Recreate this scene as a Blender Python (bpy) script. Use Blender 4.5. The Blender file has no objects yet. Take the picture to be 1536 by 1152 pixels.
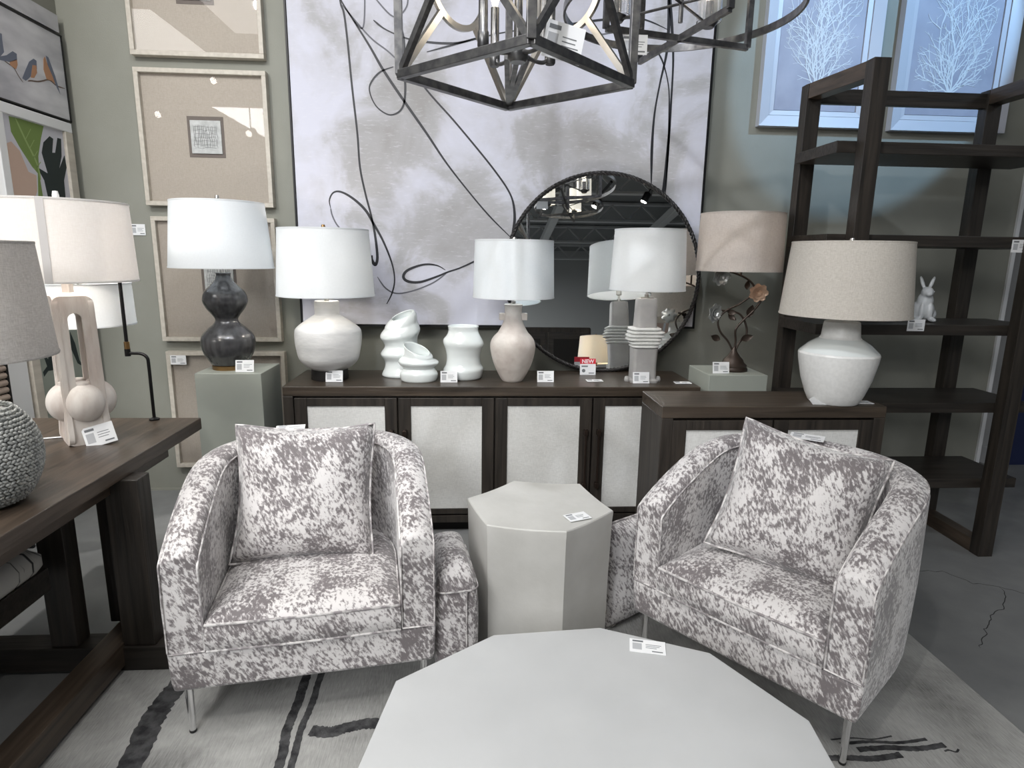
import bpy, bmesh, math, random
from mathutils import Vector, Matrix, Euler, noise
from math import sin, cos, pi, sqrt, atan2, radians
C = bpy.context.scene.collection
scn = bpy.context.scene
random.seed(7)

# ------------------------------------------------------------------ camera
cam_d = bpy.data.cameras.new('camera'); cam = bpy.data.objects.new('camera', cam_d); C.objects.link(cam)
cam_d.sensor_width = 36; cam_d.sensor_fit = 'HORIZONTAL'; cam_d.lens = 923/1536*36; cam_d.clip_start = .02
p_, y_, r_ = 0.20326, 0.06406, 0.01472
fw = Vector((sin(y_)*cos(p_), cos(y_)*cos(p_), -sin(p_))); rt = Vector((cos(y_), -sin(y_), 0)); up = rt.cross(fw)
rt2 = rt*cos(r_)+up*sin(r_); up2 = -rt*sin(r_)+up*cos(r_)
cam.matrix_world = Matrix(((rt2.x, up2.x, -fw.x, 0), (rt2.y, up2.y, -fw.y, 0), (rt2.z, up2.z, -fw.z, 1.45), (0, 0, 0, 1)))
scn.camera = cam
# ------------------------------------------------------------------ world, exposure
scn.view_settings.view_transform = 'Standard'; scn.view_settings.look = 'None'
scn.view_settings.gamma = 1; scn.view_settings.use_curve_mapping = False
scn.view_settings.exposure = -0.22
w = bpy.data.worlds.new('world'); scn.world = w; w.use_nodes = True
w.node_tree.nodes['Background'].inputs[0].default_value = (.82, .84, .86, 1)
w.node_tree.nodes['Background'].inputs[1].default_value = .16
# ------------------------------------------------------------------ lights
def area(loc, tgt, size, e, col=(1, 1, 1), sy=None):  # added soft fill lights, no real fixture behind them
    l = bpy.data.lights.new('fill_panel', 'AREA'); l.energy = e; l.color = col; l.size = size
    if sy: l.shape = 'RECTANGLE'; l.size_y = sy
    o = bpy.data.objects.new('fill_panel', l); C.objects.link(o); o.location = loc
    o.rotation_euler = (Vector(tgt)-Vector(loc)).to_track_quat('-Z', 'Y').to_euler(); return o
def spot(loc, tgt, e, ang, col=(1, .97, .93), rad=.035, blend=.5):
    l = bpy.data.lights.new('track_spot', 'SPOT'); l.energy = e; l.color = col; l.spot_size = radians(ang)
    l.spot_blend = blend; l.shadow_soft_size = rad
    o = bpy.data.objects.new('track_spot', l); C.objects.link(o); o.location = loc
    o.rotation_euler = (Vector(tgt)-Vector(loc)).to_track_quat('-Z', 'Y').to_euler(); return o
area((-1.4, 1.0, 3.8), (-1.4, 1.0, 0), 2.4, 88, (1, .99, .97), 2.2)
area((-1.7, -1.3, 2.9), (-.1, 2.4, .5), 1.1, 42, (1, .99, .98), 1.1)  # added front fill from the camera side, aimed at the chairs
area((-4.2, -.5, 3.8), (-4.2, -.5, 0), 2.0, 110, (1, .99, .97), 2.0)
area((4.9, .6, 3.8), (4.9, .6, 0), 1.6, 26, (.85, .92, 1), 2.0)
area((-2.8, -5.2, 3.8), (-2.8, -5.2, 0), 3.0, 620, (.97, .98, 1), 3.0)  # added fill that brightens the back of the shop for the mirror
spot((-2.0, 1.0, 3.7), (-1.0, 3.7, 1.3), 110, 85, (1, .97, .92))
spot((-.1, .7, 3.7), (.2, 3.7, 1.9), 150, 85, (.88, .92, 1))
spot((1.0, -.1, 3.9), (-.4, 2.0, .4), 78, 60)
spot((-.7, -.2, 3.9), (.9, 1.9, .4), 78, 60)
spot((.4, -1.0, 3.9), (.3, 1.3, .3), 26, 60)
spot((-3.2, 2.0, 3.6), (-1.9, 2.75, 0), 230, 33)  # extra spot added to brighten the floor under the desk
spot((2.4, .6, 3.8), (1.9, 2.2, .2), 22, 70)
spot((3.0, 1.9, 3.7), (2.42, 3.75, 2.78), 240, 41, (.38, .66, 1), blend=.12)
spot((.9, 1.5, 3.8), (1.45, 3.7, 2.5), 75, 40, (.75, .88, 1))
SPOTS = [(-3.2, 2.0, 3.6), (-2.0, 1.0, 3.7), (-.1, .7, 3.7), (1.0, -.1, 3.9), (-.7, -.2, 3.9), (.4, -1.0, 3.9), (2.4, .6, 3.8), (3.0, 1.9, 3.7), (.9, 1.5, 3.8)]  # first can goes with the spot added for the desk floor

# ------------------------------------------------------------------ materials
def mat(name, col, rough=.6, metal=0, spec=.5, fn=None, **kw):
    m = bpy.data.materials.new(name); m.use_nodes = True; nt = m.node_tree; b = nt.nodes['Principled BSDF']
    b.inputs['Base Color'].default_value = (*col, 1); b.inputs['Roughness'].default_value = rough
    b.inputs['Metallic'].default_value = metal; b.inputs['Specular IOR Level'].default_value = spec
    for k, v in kw.items(): b.inputs[k.replace('_', ' ')].default_value = v
    if fn: fn(nt, b)
    return m
def N(nt, t, **kw):
    n = nt.nodes.new(t)
    for k, v in kw.items():
        if k in n.inputs: n.inputs[k].default_value = v
        else: setattr(n, k, v)
    return n
def coords(nt, scale=(1, 1, 1), rot=(0, 0, 0), kind='Object'):
    t = N(nt, 'ShaderNodeTexCoord'); m = N(nt, 'ShaderNodeMapping')
    m.inputs['Scale'].default_value = scale; m.inputs['Rotation'].default_value = rot
    nt.links.new(t.outputs[kind], m.inputs[0]); return m.outputs[0]
def ramp(nt, src, stops, interp='LINEAR'):
    r = N(nt, 'ShaderNodeValToRGB'); r.color_ramp.interpolation = interp; e = r.color_ramp.elements
    while len(e) < len(stops): e.new(.5)
    for x, (p, c) in zip(e, stops): x.position = p; x.color = (*c, 1)
    nt.links.new(src, r.inputs[0]); return r.outputs[0]
def noisy(c1, c2, scale=8, lo=.35, hi=.65, det=4, sc=(1, 1, 1), rot=(0, 0, 0), bump=0, bscale=None, dist=0):
    def f(nt, b):
        co = coords(nt, sc, rot); n = N(nt, 'ShaderNodeTexNoise', Scale=scale, Detail=det, Distortion=dist)
        nt.links.new(co, n.inputs['Vector'])
        nt.links.new(ramp(nt, n.outputs[0], [(lo, c1), (hi, c2)]), b.inputs['Base Color'])
        if bump:
            n2 = N(nt, 'ShaderNodeTexNoise', Scale=bscale or scale*6, Detail=3); nt.links.new(co, n2.inputs['Vector'])
            bp = N(nt, 'ShaderNodeBump', Strength=bump, Distance=.01); nt.links.new(n2.outputs[0], bp.inputs['Height'])
            nt.links.new(bp.outputs[0], b.inputs['Normal'])
    return f
def wood(c1, c2, axis=0, bump=.15):
    sc = [26, 26, 26]; sc[axis] = 1.6
    return noisy(c1, c2, 1.6, .3, .7, 5, tuple(sc), bump=bump, bscale=3, dist=.6)
def weave(c1, c2, scale=420, bump=.25):
    def f(nt, b):
        co = coords(nt)
        a = N(nt, 'ShaderNodeTexNoise', Scale=3, Detail=2)
        mp = N(nt, 'ShaderNodeMapping'); mp.inputs['Scale'].default_value = (1, 1, 7); nt.links.new(co, mp.inputs[0])
        n1 = N(nt, 'ShaderNodeTexNoise', Scale=scale*.16, Detail=2); nt.links.new(mp.outputs[0], n1.inputs['Vector'])
        mp2 = N(nt, 'ShaderNodeMapping'); mp2.inputs['Scale'].default_value = (7, 7, .8); nt.links.new(co, mp2.inputs[0])
        n2 = N(nt, 'ShaderNodeTexNoise', Scale=scale*.16, Detail=2); nt.links.new(mp2.outputs[0], n2.inputs['Vector'])
        ad = N(nt, 'ShaderNodeMath', operation='ADD'); nt.links.new(n1.outputs[0], ad.inputs[0]); nt.links.new(n2.outputs[0], ad.inputs[1])
        hf = N(nt, 'ShaderNodeMath', operation='MULTIPLY'); nt.links.new(ad.outputs[0], hf.inputs[0]); hf.inputs[1].default_value = .5
        c = ramp(nt, hf.outputs[0], [(.38, c1), (.62, c2)]); nt.links.new(c, b.inputs['Base Color'])
        bp = N(nt, 'ShaderNodeBump', Strength=bump, Distance=.002); nt.links.new(hf.outputs[0], bp.inputs['Height']); nt.links.new(bp.outputs[0], b.inputs['Normal'])
        return c
    return f
def shade_mat(name, c1, c2, tr=.45):
    m = bpy.data.materials.new(name); m.use_nodes = True; nt = m.node_tree; b = nt.nodes['Principled BSDF']
    b.inputs['Roughness'].default_value = .85; b.inputs['Specular IOR Level'].default_value = .1
    c = weave(c1, c2, 420, .15)(nt, b)
    t = N(nt, 'ShaderNodeBsdfTranslucent'); nt.links.new(c, t.inputs[0])
    x = N(nt, 'ShaderNodeMixShader'); x.inputs[0].default_value = tr
    nt.links.new(b.outputs[0], x.inputs[1]); nt.links.new(t.outputs[0], x.inputs[2])
    nt.links.new(x.outputs[0], nt.nodes['Material Output'].inputs[0]); return m
def hide_fn(c_l, c_d, c_m):
    def f(nt, b):
        co = coords(nt, (1, 1, 1), (.35, .5, .2))
        mp = N(nt, 'ShaderNodeMapping'); mp.inputs['Scale'].default_value = (1.3, 1.0, .48); nt.links.new(co, mp.inputs[0])
        n1 = N(nt, 'ShaderNodeTexNoise', Scale=92, Detail=3.0, Roughness=.62, Distortion=.25); nt.links.new(mp.outputs[0], n1.inputs['Vector'])
        n2 = N(nt, 'ShaderNodeTexNoise', Scale=8, Detail=3, Roughness=.6, Distortion=.4); nt.links.new(co, n2.inputs['Vector'])
        s = N(nt, 'ShaderNodeMath', operation='MULTIPLY_ADD'); nt.links.new(n2.outputs[0], s.inputs[0]); s.inputs[1].default_value = .74; nt.links.new(n1.outputs[0], s.inputs[2])
        nt.links.new(ramp(nt, s.outputs[0], [(.60, c_l), (.80, c_l), (.88, c_m), (.96, c_d), (1, c_d)]), b.inputs['Base Color'])
        bp = N(nt, 'ShaderNodeBump', Strength=.25, Distance=.003); n3 = N(nt, 'ShaderNodeTexNoise', Scale=30, Detail=3)
        nt.links.new(co, n3.inputs['Vector']); nt.links.new(n3.outputs[0], bp.inputs['Height']); nt.links.new(bp.outputs[0], b.inputs['Normal'])
    return f
M = {}
M['wall'] = mat('wall_paint', (.25, .26, .23), .7, fn=noisy((.242, .244, .208), (.268, .27, .234), 3, bump=.08, bscale=160))
M['wall_dark'] = mat('wall_dark', (.38, .39, .385), .8)
M['ceiling'] = mat('ceiling_paint', (.16, .168, .168), .85)
M['beam'] = mat('beam_paint', (.42, .43, .43), .6)
M['white_trim'] = mat('white_trim', (.72, .73, .74), .45)
M['navy'] = mat('navy_paint', (.012, .02, .07), .5)
def floor_fn(nt, b):
    co = coords(nt); n = N(nt, 'ShaderNodeTexNoise', Scale=1.3, Detail=8, Roughness=.65); nt.links.new(co, n.inputs['Vector'])
    nt.links.new(ramp(nt, n.outputs[0], [(.32, (.17, .175, .178)), (.52, (.225, .23, .23)), (.72, (.3, .305, .3))]), b.inputs['Base Color'])
    n2 = N(nt, 'ShaderNodeTexNoise', Scale=5, Detail=5); nt.links.new(co, n2.inputs['Vector'])
    nt.links.new(ramp(nt, n2.outputs[0], [(.3, (.28, .28, .28)), (.7, (.55, .55, .55))]), b.inputs['Roughness'])
    bp = N(nt, 'ShaderNodeBump', Strength=.1, Distance=.004); nt.links.new(n2.outputs[0], bp.inputs['Height']); nt.links.new(bp.outputs[0], b.inputs['Normal'])
M['floor'] = mat('concrete', (.17, .175, .17), .4, fn=floor_fn)
M['crack'] = mat('crack', (.03, .03, .03), .9)
def rug_fn(nt, b):
    co = coords(nt); n = N(nt, 'ShaderNodeTexNoise', Scale=2.2, Detail=7, Roughness=.65, Distortion=.4); nt.links.new(co, n.inputs['Vector'])
    mp = N(nt, 'ShaderNodeMapping'); mp.inputs['Scale'].default_value = (40, 4, 1); nt.links.new(co, mp.inputs[0])
    n2 = N(nt, 'ShaderNodeTexNoise', Scale=6, Detail=4); nt.links.new(mp.outputs[0], n2.inputs['Vector'])
    s = N(nt, 'ShaderNodeMath', operation='MULTIPLY_ADD'); nt.links.new(n2.outputs[0], s.inputs[0]); s.inputs[1].default_value = .35; nt.links.new(n.outputs[0], s.inputs[2])
    nt.links.new(ramp(nt, s.outputs[0], [(.45, (.17, .17, .165)), (.62, (.31, .31, .30)), (.85, (.46, .46, .445))]), b.inputs['Base Color'])
    bp = N(nt, 'ShaderNodeBump', Strength=.5, Distance=.003); nt.links.new(n2.outputs[0], bp.inputs['Height']); nt.links.new(bp.outputs[0], b.inputs['Normal'])
M['rug'] = mat('rug_pile', (.4, .4, .4), .95, spec=.1, fn=rug_fn)
M['rug_dark'] = mat('rug_charcoal', (.05, .05, .052), .95, spec=.1, fn=noisy((.03, .03, .032), (.09, .09, .092), 30, bump=.3))
M['wood'] = mat('dark_wood', (.03, .022, .017), .42, fn=wood((.014, .0118, .0098), (.04, .033, .027), 0))
M['wood_v'] = mat('dark_wood_upright', (.03, .022, .017), .42, fn=wood((.014, .0118, .0098), (.042, .034, .027), 2))
M['wood_y'] = mat('dark_wood_lengthwise', (.04, .03, .022), .36, fn=wood((.034, .025, .018), (.088, .064, .046), 1))
M['wood_top'] = mat('brown_top', (.06, .045, .033), .33, fn=wood((.03, .023, .017), (.075, .057, .042), 0))
M['gap'] = mat('shadow_gap', (.006, .005, .004), .8)
M['bronze'] = mat('dark_bronze', (.05, .035, .028), .38, .8)
M['linen_panel'] = mat('linen_panel', (.6, .6, .57), .85, spec=.15, fn=lambda nt, b: weave((.6, .6, .58), (.72, .72, .7), 380, .2)(nt, b) and None)
M['fabric'] = mat('hide_print_velvet', (.5, .5, .5), .62, spec=.25, fn=hide_fn((.64, .62, .615), (.165, .148, .152), (.34, .318, .32)), Sheen_Weight=.35)
M['welt'] = mat('hide_welt', (.5, .48, .48), .5, fn=noisy((.66, .64, .63), (.26, .24, .245), 34, .42, .56))
M['chrome'] = mat('chrome', (.85, .85, .86), .12, 1)
M['black'] = mat('black_rubber', (.01, .01, .01), .5)
M['stone'] = mat('grey_plaster', (.5, .5, .47), .55, fn=noisy((.48, .475, .45), (.54, .535, .51), 7, bump=.1, bscale=40))
M['stone2'] = mat('white_plaster', (.55, .56, .56), .4, fn=noisy((.47, .48, .485), (.54, .55, .555), 3, .3, .7, 6, bump=.12, bscale=14))
M['pedestal'] = mat('pedestal_paint', (.3, .32, .28), .5, fn=noisy((.29, .31, .275), (.32, .34, .3), 4))
M['white_glaze'] = mat('white_glaze', (.74, .78, .77), .16, Coat_Weight=.4)
M['white_matt'] = mat('white_ceramic', (.72, .71, .69), .35, fn=noisy((.6, .6, .59), (.78, .77, .75), 5, .3, .6, 6, (1, 1, 3), bump=.2, bscale=24))
M['crackle'] = mat('crackle_ceramic', (.74, .74, .72), .4, fn=noisy((.72, .72, .70), (.77, .77, .75), 60, .4, .6))
M['terra'] = mat('washed_terracotta', (.6, .54, .49), .75, fn=noisy((.5, .43, .39), (.68, .63, .58), 9, .3, .62, 7, bump=.3, bscale=50))
M['travertine'] = mat('whitewashed_wood', (.66, .6, .55), .6, fn=noisy((.55, .47, .42), (.74, .69, .64), 5, .3, .6, 5, (4, 4, 1), bump=.15))
M['grey_ceramic'] = mat('grey_ceramic', (.3, .295, .285), .5, fn=noisy((.34, .33, .32), (.42, .41, .4), 9, bump=.1))
M['rope'] = mat('woven_cord', (.33, .34, .33), .5, fn=noisy((.2, .21, .205), (.46, .47, .45), 60))
M['gourd'] = mat('dark_grey_glaze', (.06, .06, .062), .25, fn=noisy((.035, .035, .038), (.075, .075, .077), 14, .3, .7, 4, (3, 3, .6)), Coat_Weight=.5)
M['brass'] = mat('aged_brass', (.32, .2, .09), .35, 1)
M['nickel'] = mat('brushed_nickel', (.6, .58, .55), .3, 1)
M['black_foot'] = mat('black_foot', (.015, .014, .014), .45)
M['black_metal'] = mat('black_metal', (.02, .02, .021), .4, .7)
M['gun'] = mat('gunmetal', (.13, .13, .135), .33, .85, fn=noisy((.1, .1, .105), (.18, .178, .175), 40))
M['shade_white'] = shade_mat('white_linen_shade', (.83, .85, .86), (.86, .88, .89), .3)
M['shade_cream'] = shade_mat('cream_linen_shade', (.83, .81, .79), (.88, .865, .85), .4)
M['shade_beige'] = shade_mat('beige_linen_shade', (.62, .58, .52), (.75, .71, .65), .3)
M['shade_pink'] = shade_mat('rose_linen_shade', (.62, .565, .52), (.72, .67, .625), .35)
M['shade_grey'] = shade_mat('grey_linen_shade', (.55, .53, .51), (.7, .68, .66), .35)
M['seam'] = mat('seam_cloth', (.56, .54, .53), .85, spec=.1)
M['card'] = mat('tag_card', (.82, .83, .84), .5)
M['ink'] = mat('tag_ink', (.16, .17, .18), .6)
M['red'] = mat('tag_red', (.62, .02, .04), .5)
M['cardgrey'] = mat('tag_grey', (.45, .46, .48), .6)
M['canvas_edge'] = mat('canvas_edge', (.8, .8, .8), .7)
def canvas_fn(nt, b):
    co = coords(nt)
    def blob(cx, cz, sx, sz):
        v = N(nt, 'ShaderNodeMapping', vector_type='POINT'); v.inputs['Location'].default_value = (-cx/sx, 0, -cz/sz); v.inputs['Scale'].default_value = (1/sx, 0, 1/sz)
        nt.links.new(co, v.inputs[0]); l = N(nt, 'ShaderNodeVectorMath', operation='LENGTH'); nt.links.new(v.outputs[0], l.inputs[0])
        m = N(nt, 'ShaderNodeMapRange', interpolation_type='SMOOTHSTEP'); nt.links.new(l.outputs[1], m.inputs[0])
        m.inputs[1].default_value = 1.25; m.inputs[2].default_value = .35; return m.outputs[0]
    n = N(nt, 'ShaderNodeTexNoise', Scale=2.6, Detail=9, Roughness=.6, Distortion=.5); nt.links.new(co, n.inputs['Vector'])
    tot = None
    for a in ((-.5, 1.95, .3, .4), (-.12, 1.7, .45, .32), (-.35, 2.3, .3, .25), (.55, 2.0, .4, .35), (.8, 1.75, .3, .25), (1.0, 1.9, .25, .5), (-.1, 1.5, .2, .25)):
        o = blob(*a)
        if tot is None: tot = o
        else:
            x = N(nt, 'ShaderNodeMath', operation='MAXIMUM'); nt.links.new(tot, x.inputs[0]); nt.links.new(o, x.inputs[1]); tot = x.outputs[0]
    s = N(nt, 'ShaderNodeMath', operation='MULTIPLY_ADD'); nt.links.new(tot, s.inputs[0]); s.inputs[1].default_value = .22; nt.links.new(n.outputs[0], s.inputs[2])
    c = ramp(nt, s.outputs[0], [(.42, (.61, .615, .70)), (.55, (.555, .555, .61)), (.64, (.43, .425, .44)), (.85, (.34, .33, .325))])
    mp = N(nt, 'ShaderNodeMapping'); mp.inputs['Scale'].default_value = (2, 2, 9); nt.links.new(co, mp.inputs[0])
    n3 = N(nt, 'ShaderNodeTexNoise', Scale=9, Detail=6, Roughness=.7); nt.links.new(mp.outputs[0], n3.inputs['Vector'])
    mx = N(nt, 'ShaderNodeMix', data_type='RGBA'); r = ramp(nt, n3.outputs[0], [(.55, (0, 0, 0)), (.75, (.6, .6, .6))])
    nt.links.new(r, mx.inputs[0]); nt.links.new(c, mx.inputs[6]); mx.inputs[7].default_value = (.7, .7, .75, 1)
    nt.links.new(mx.outputs[2], b.inputs['Base Color'])
M['canvas'] = mat('painted_canvas', (.6, .6, .65), .7, spec=.2, fn=canvas_fn)
M['stroke'] = mat('black_paint', (.012, .012, .016), .5)
M['stroke_grey'] = mat('grey_paint', (.13, .13, .15), .6)
M['frame_wood'] = mat('pale_wood_frame', (.5, .46, .4), .5, fn=noisy((.46, .42, .36), (.57, .53, .46), 3, .3, .7, 4, (14, 1, 14)))
M['mat_linen'] = mat('linen_mount', (.36, .32, .28), .85, fn=lambda nt, b: weave((.4, .355, .30), (.46, .41, .355), 420, .1)(nt, b) and None)
M['mount_dark'] = mat('mount_dark', (.15, .125, .11), .7)
M['paper'] = mat('pale_paper', (.42, .43, .42), .7, fn=noisy((.46, .47, .46), (.6, .61, .6), 30))
M['paper_line'] = mat('paper_line', (.14, .14, .14), .7)
M['silver_frame'] = mat('silver_frame', (.5, .52, .58), .4)
M['print_blue'] = mat('print_ground', (.36, .37, .43), .6, fn=noisy((.29, .3, .375), (.37, .38, .46), 5, bump=.1))
M['branch'] = mat('white_branch', (.62, .66, .7), .6)
M['mirror'] = mat('mirror_glass', (.86, .88, .88), .01, 1)
M['iron'] = mat('twisted_iron', (.035, .033, .033), .4, .6)
M['bronze_stem'] = mat('brown_bronze', (.05, .036, .028), .42, .5)
M['petal_orange'] = mat('copper_petal', (.55, .38, .27), .4, .3)
M['petal_silver'] = mat('silver_petal', (.42, .43, .42), .3, .5)
M['rabbit'] = mat('rabbit_glaze', (.5, .52, .53), .3)
M['glassy'] = mat('candle_glass', (.9, .9, .9), .05, Transmission_Weight=.9)
M['frosted'] = mat('frosted_lit_glass', (.9, .88, .82), .5, Emission_Color=(1, .93, .8, 1), Emission_Strength=.8)
M['bulb'] = mat('bulb', (1, .9, .75), .4, Emission_Color=(1, .86, .66, 1), Emission_Strength=9)
M['lampface'] = mat('spot_face', (1, 1, 1), .4, Emission_Color=(1, .97, .92, 1), Emission_Strength=22)
M['sky_art'] = mat('grey_sky_paint', (.45, .45, .47), .7, fn=noisy((.38, .38, .41), (.62, .62, .64), 3, .35, .65, 4, (1, 1, 3)))
M['leaf_ground'] = mat('leaf_ground', (.55, .55, .6), .7)
for k, c in dict(art_green=(.16, .24, .06), art_darkgreen=(.012, .022, .022), art_pink=(.55, .4, .32), art_orange=(.42, .22, .12), art_blue=(.13, .15, .2), art_brown=(.13, .09, .07), hum_ground=(.27, .3, .26), reed=(.3, .24, .2), art_light=(.28, .38, .14), stripe_dark=(.02, .02, .02)).items(): M[k] = mat(k, c, .7)
M['zebra'] = mat('striped_cushion', (.5, .5, .48), .8, fn=noisy((.03, .03, .03), (.5, .49, .46), 3.2, .40, .47, 3, (1, 5, 1), (0, 0, .5), dist=1.4))
M['tape'] = mat('clear_tape', (.75, .76, .76), .3, Alpha=.55)
M['pane'] = None
def pane_fn():
    m = bpy.data.materials.new('picture_glass'); m.use_nodes = True; nt = m.node_tree; nt.nodes.remove(nt.nodes['Principled BSDF'])
    t = N(nt, 'ShaderNodeBsdfTransparent'); g = N(nt, 'ShaderNodeBsdfGlossy', Roughness=.015); f = N(nt, 'ShaderNodeFresnel', IOR=1.5); x = N(nt, 'ShaderNodeMixShader')
    h_ = N(nt, 'ShaderNodeMath', operation='MULTIPLY'); nt.links.new(f.outputs[0], h_.inputs[0]); h_.inputs[1].default_value = .45; nt.links.new(h_.outputs[0], x.inputs[0]); nt.links.new(t.outputs[0], x.inputs[1]); nt.links.new(g.outputs[0], x.inputs[2]); nt.links.new(x.outputs[0], nt.nodes['Material Output'].inputs[0]); return m
M['pane'] = pane_fn()

# ------------------------------------------------------------------ mesh helpers
class MB:
    def __init__(s): s.v = []; s.f = []
    def add(s, vs, fs):
        o = len(s.v); s.v += [tuple(v) for v in vs]; s.f += [tuple(i+o for i in f) for f in fs]; return s
    def box(s, x0, x1, y0, y1, z0, z1, R=None):
        vs = [Vector((x, y, z)) for z in (z0, z1) for y in (y0, y1) for x in (x0, x1)]
        if R: vs = [R @ v for v in vs]
        return s.add(vs, [(0, 2, 3, 1), (4, 5, 7, 6), (0, 1, 5, 4), (2, 6, 7, 3), (0, 4, 6, 2), (1, 3, 7, 5)])
    def bar(s, p, q, w, h=None, upv=(0, 0, 1)):
        p, q = Vector(p), Vector(q); h = h or w; d = (q-p).normalized(); u = Vector(upv)
        if abs(d.dot(u)) > .98: u = Vector((1, 0, 0))
        a = d.cross(u).normalized()*w/2; b = a.cross(d).normalized()*h/2
        vs = [e+i*a+j*b for e in (p, q) for j in (-1, 1) for i in (-1, 1)]
        return s.add(vs, [(0, 1, 3, 2), (4, 6, 7, 5), (0, 4, 5, 1), (2, 3, 7, 6), (0, 2, 6, 4), (1, 5, 7, 3)])
    def tube(s, pts, r, n=8, closed=False, caps=True):
        pts = [Vector(p) for p in pts]; m = len(pts); rr = r if isinstance(r, (list, tuple)) else [r]*m
        prev = None; vs = []
        for i, p in enumerate(pts):
            if closed: d = pts[(i+1) % m]-pts[i-1]
            else: d = pts[min(i+1, m-1)]-pts[max(i-1, 0)]
            d.normalize()
            if prev is None:
                u = Vector((0, 0, 1)) if abs(d.z) < .9 else Vector((1, 0, 0)); a = d.cross(u).normalized()
            else: a = (prev-d*prev.dot(d)).normalized()
            prev = a; b = d.cross(a)
            vs += [p+(a*cos(2*pi*k/n)+b*sin(2*pi*k/n))*rr[i] for k in range(n)]
        fs = []
        for i in range(m if closed else m-1):
            j = (i+1) % m
            for k in range(n): fs.append((i*n+k, i*n+(k+1) % n, j*n+(k+1) % n, j*n+k))
        if caps and not closed: fs += [tuple(range(n-1, -1, -1)), tuple(range((m-1)*n, m*n))]
        return s.add(vs, fs)
    def lathe(s, prof, n=32, c=(0, 0), cap=True, rf=None):
        vs = []; fs = []; m = len(prof)
        for i, (r, z) in enumerate(prof):
            for k in range(n):
                a = 2*pi*k/n; q = r*(rf(a, z) if rf else 1); vs.append((c[0]+q*cos(a), c[1]+q*sin(a), z))
        for i in range(m-1):
            for k in range(n): fs.append((i*n+k, i*n+(k+1) % n, (i+1)*n+(k+1) % n, (i+1)*n+k))
        if cap: fs += [tuple(range(n-1, -1, -1)), tuple(range((m-1)*n, m*n))]
        return s.add(vs, fs)
    def rings(s, rings, caps=(True, True), closed=True):
        n = len(rings[0]); vs = [v for r in rings for v in r]; fs = []
        for i in range(len(rings)-1):
            for k in range(n if closed else n-1): fs.append((i*n+k, i*n+(k+1) % n, (i+1)*n+(k+1) % n, (i+1)*n+k))
        if caps[0]: fs.append(tuple(range(n-1, -1, -1)))
        if caps[1]: fs.append(tuple(range((len(rings)-1)*n, len(rings)*n)))
        return s.add(vs, fs)
    def ell(s, c, r, R=None, nu=14, nv=9):
        vs = []; c = Vector(c)
        for j in range(1, nv):
            t = pi*j/nv
            for i in range(nu):
                a = 2*pi*i/nu; v = Vector((r[0]*sin(t)*cos(a), r[1]*sin(t)*sin(a), r[2]*cos(t))); vs.append(c+(R @ v if R else v))
        t0 = Vector((0, 0, r[2])); vs += [c+(R @ t0 if R else t0), c-(R @ t0 if R else t0)]
        fs = [(j*nu+i, (j+1)*nu+i, (j+1)*nu+(i+1) % nu, j*nu+(i+1) % nu) for j in range(nv-2) for i in range(nu)]
        a, b = len(vs)-2, len(vs)-1
        fs += [(a, i, (i+1) % nu) for i in range(nu)]+[(b, (nv-2)*nu+(i+1) % nu, (nv-2)*nu+i) for i in range(nu)]
        return s.add(vs, fs)
    def poly(s, pts, off):      # planar polygon extruded by vector off
        pts = [Vector(p) for p in pts]; off = Vector(off); n = len(pts)
        return s.add(pts+[p+off for p in pts], [tuple(range(n)), tuple(range(2*n-1, n-1, -1))]+[(i, i+n, (i+1) % n+n, (i+1) % n) for i in range(n)])
    def build(s, name, m, parent=None, smooth=None, bevel=0, seg=2, sub=0):
        me = bpy.data.meshes.new(name); me.from_pydata(s.v, [], s.f); me.materials.append(M[m] if isinstance(m, str) else m)
        bm = bmesh.new(); bm.from_mesh(me); bmesh.ops.recalc_face_normals(bm, faces=bm.faces); bm.to_mesh(me); bm.free()
        if smooth is not None:
            for p in me.polygons: p.use_smooth = True
            me.set_sharp_from_angle(angle=radians(smooth))
        o = bpy.data.objects.new(name, me); C.objects.link(o)
        if bevel:
            b = o.modifiers.new('bevel', 'BEVEL'); b.width = bevel; b.segments = seg; b.limit_method = 'ANGLE'; b.angle_limit = radians(35)
        if sub:
            b = o.modifiers.new('subdivision', 'SUBSURF'); b.levels = sub; b.render_levels = sub
        if parent: o.parent = parent
        return o
def tag(o, label=None, cat=None, group=None, kind=None):
    for k, v in (('label', label), ('category', cat), ('group', group), ('kind', kind)):
        if v: o[k] = v
    return o
def thing(name, label, cat, loc=(0, 0, 0), rz=0, group=None, rot=None):
    o = bpy.data.objects.new(name, None); C.objects.link(o); o.location = loc; o.rotation_euler = rot or (0, 0, rz)
    o.empty_display_size = .1
    return tag(o, label, cat, group)
def struct(mb, name, m, **k): o = mb.build(name, m, **k); o['kind'] = 'structure'; return o
def cr(pts, n=8, closed=False):   # catmull-rom
    P = [Vector(p) for p in pts]; out = []; m = len(P)
    for i in range(m if closed else m-1):
        p0 = P[i-1] if (i or closed) else P[0]; p1 = P[i]; p2 = P[(i+1) % m]; p3 = P[(i+2) % m] if (i+2 < m or closed) else P[-1]
        for k in range(n):
            t = k/n; out.append(.5*((2*p1)+(p2-p0)*t+(2*p0-5*p1+4*p2-p3)*t*t+(3*p1-p0-3*p2+p3)*t**3))
    if not closed: out.append(P[-1])
    return out
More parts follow.
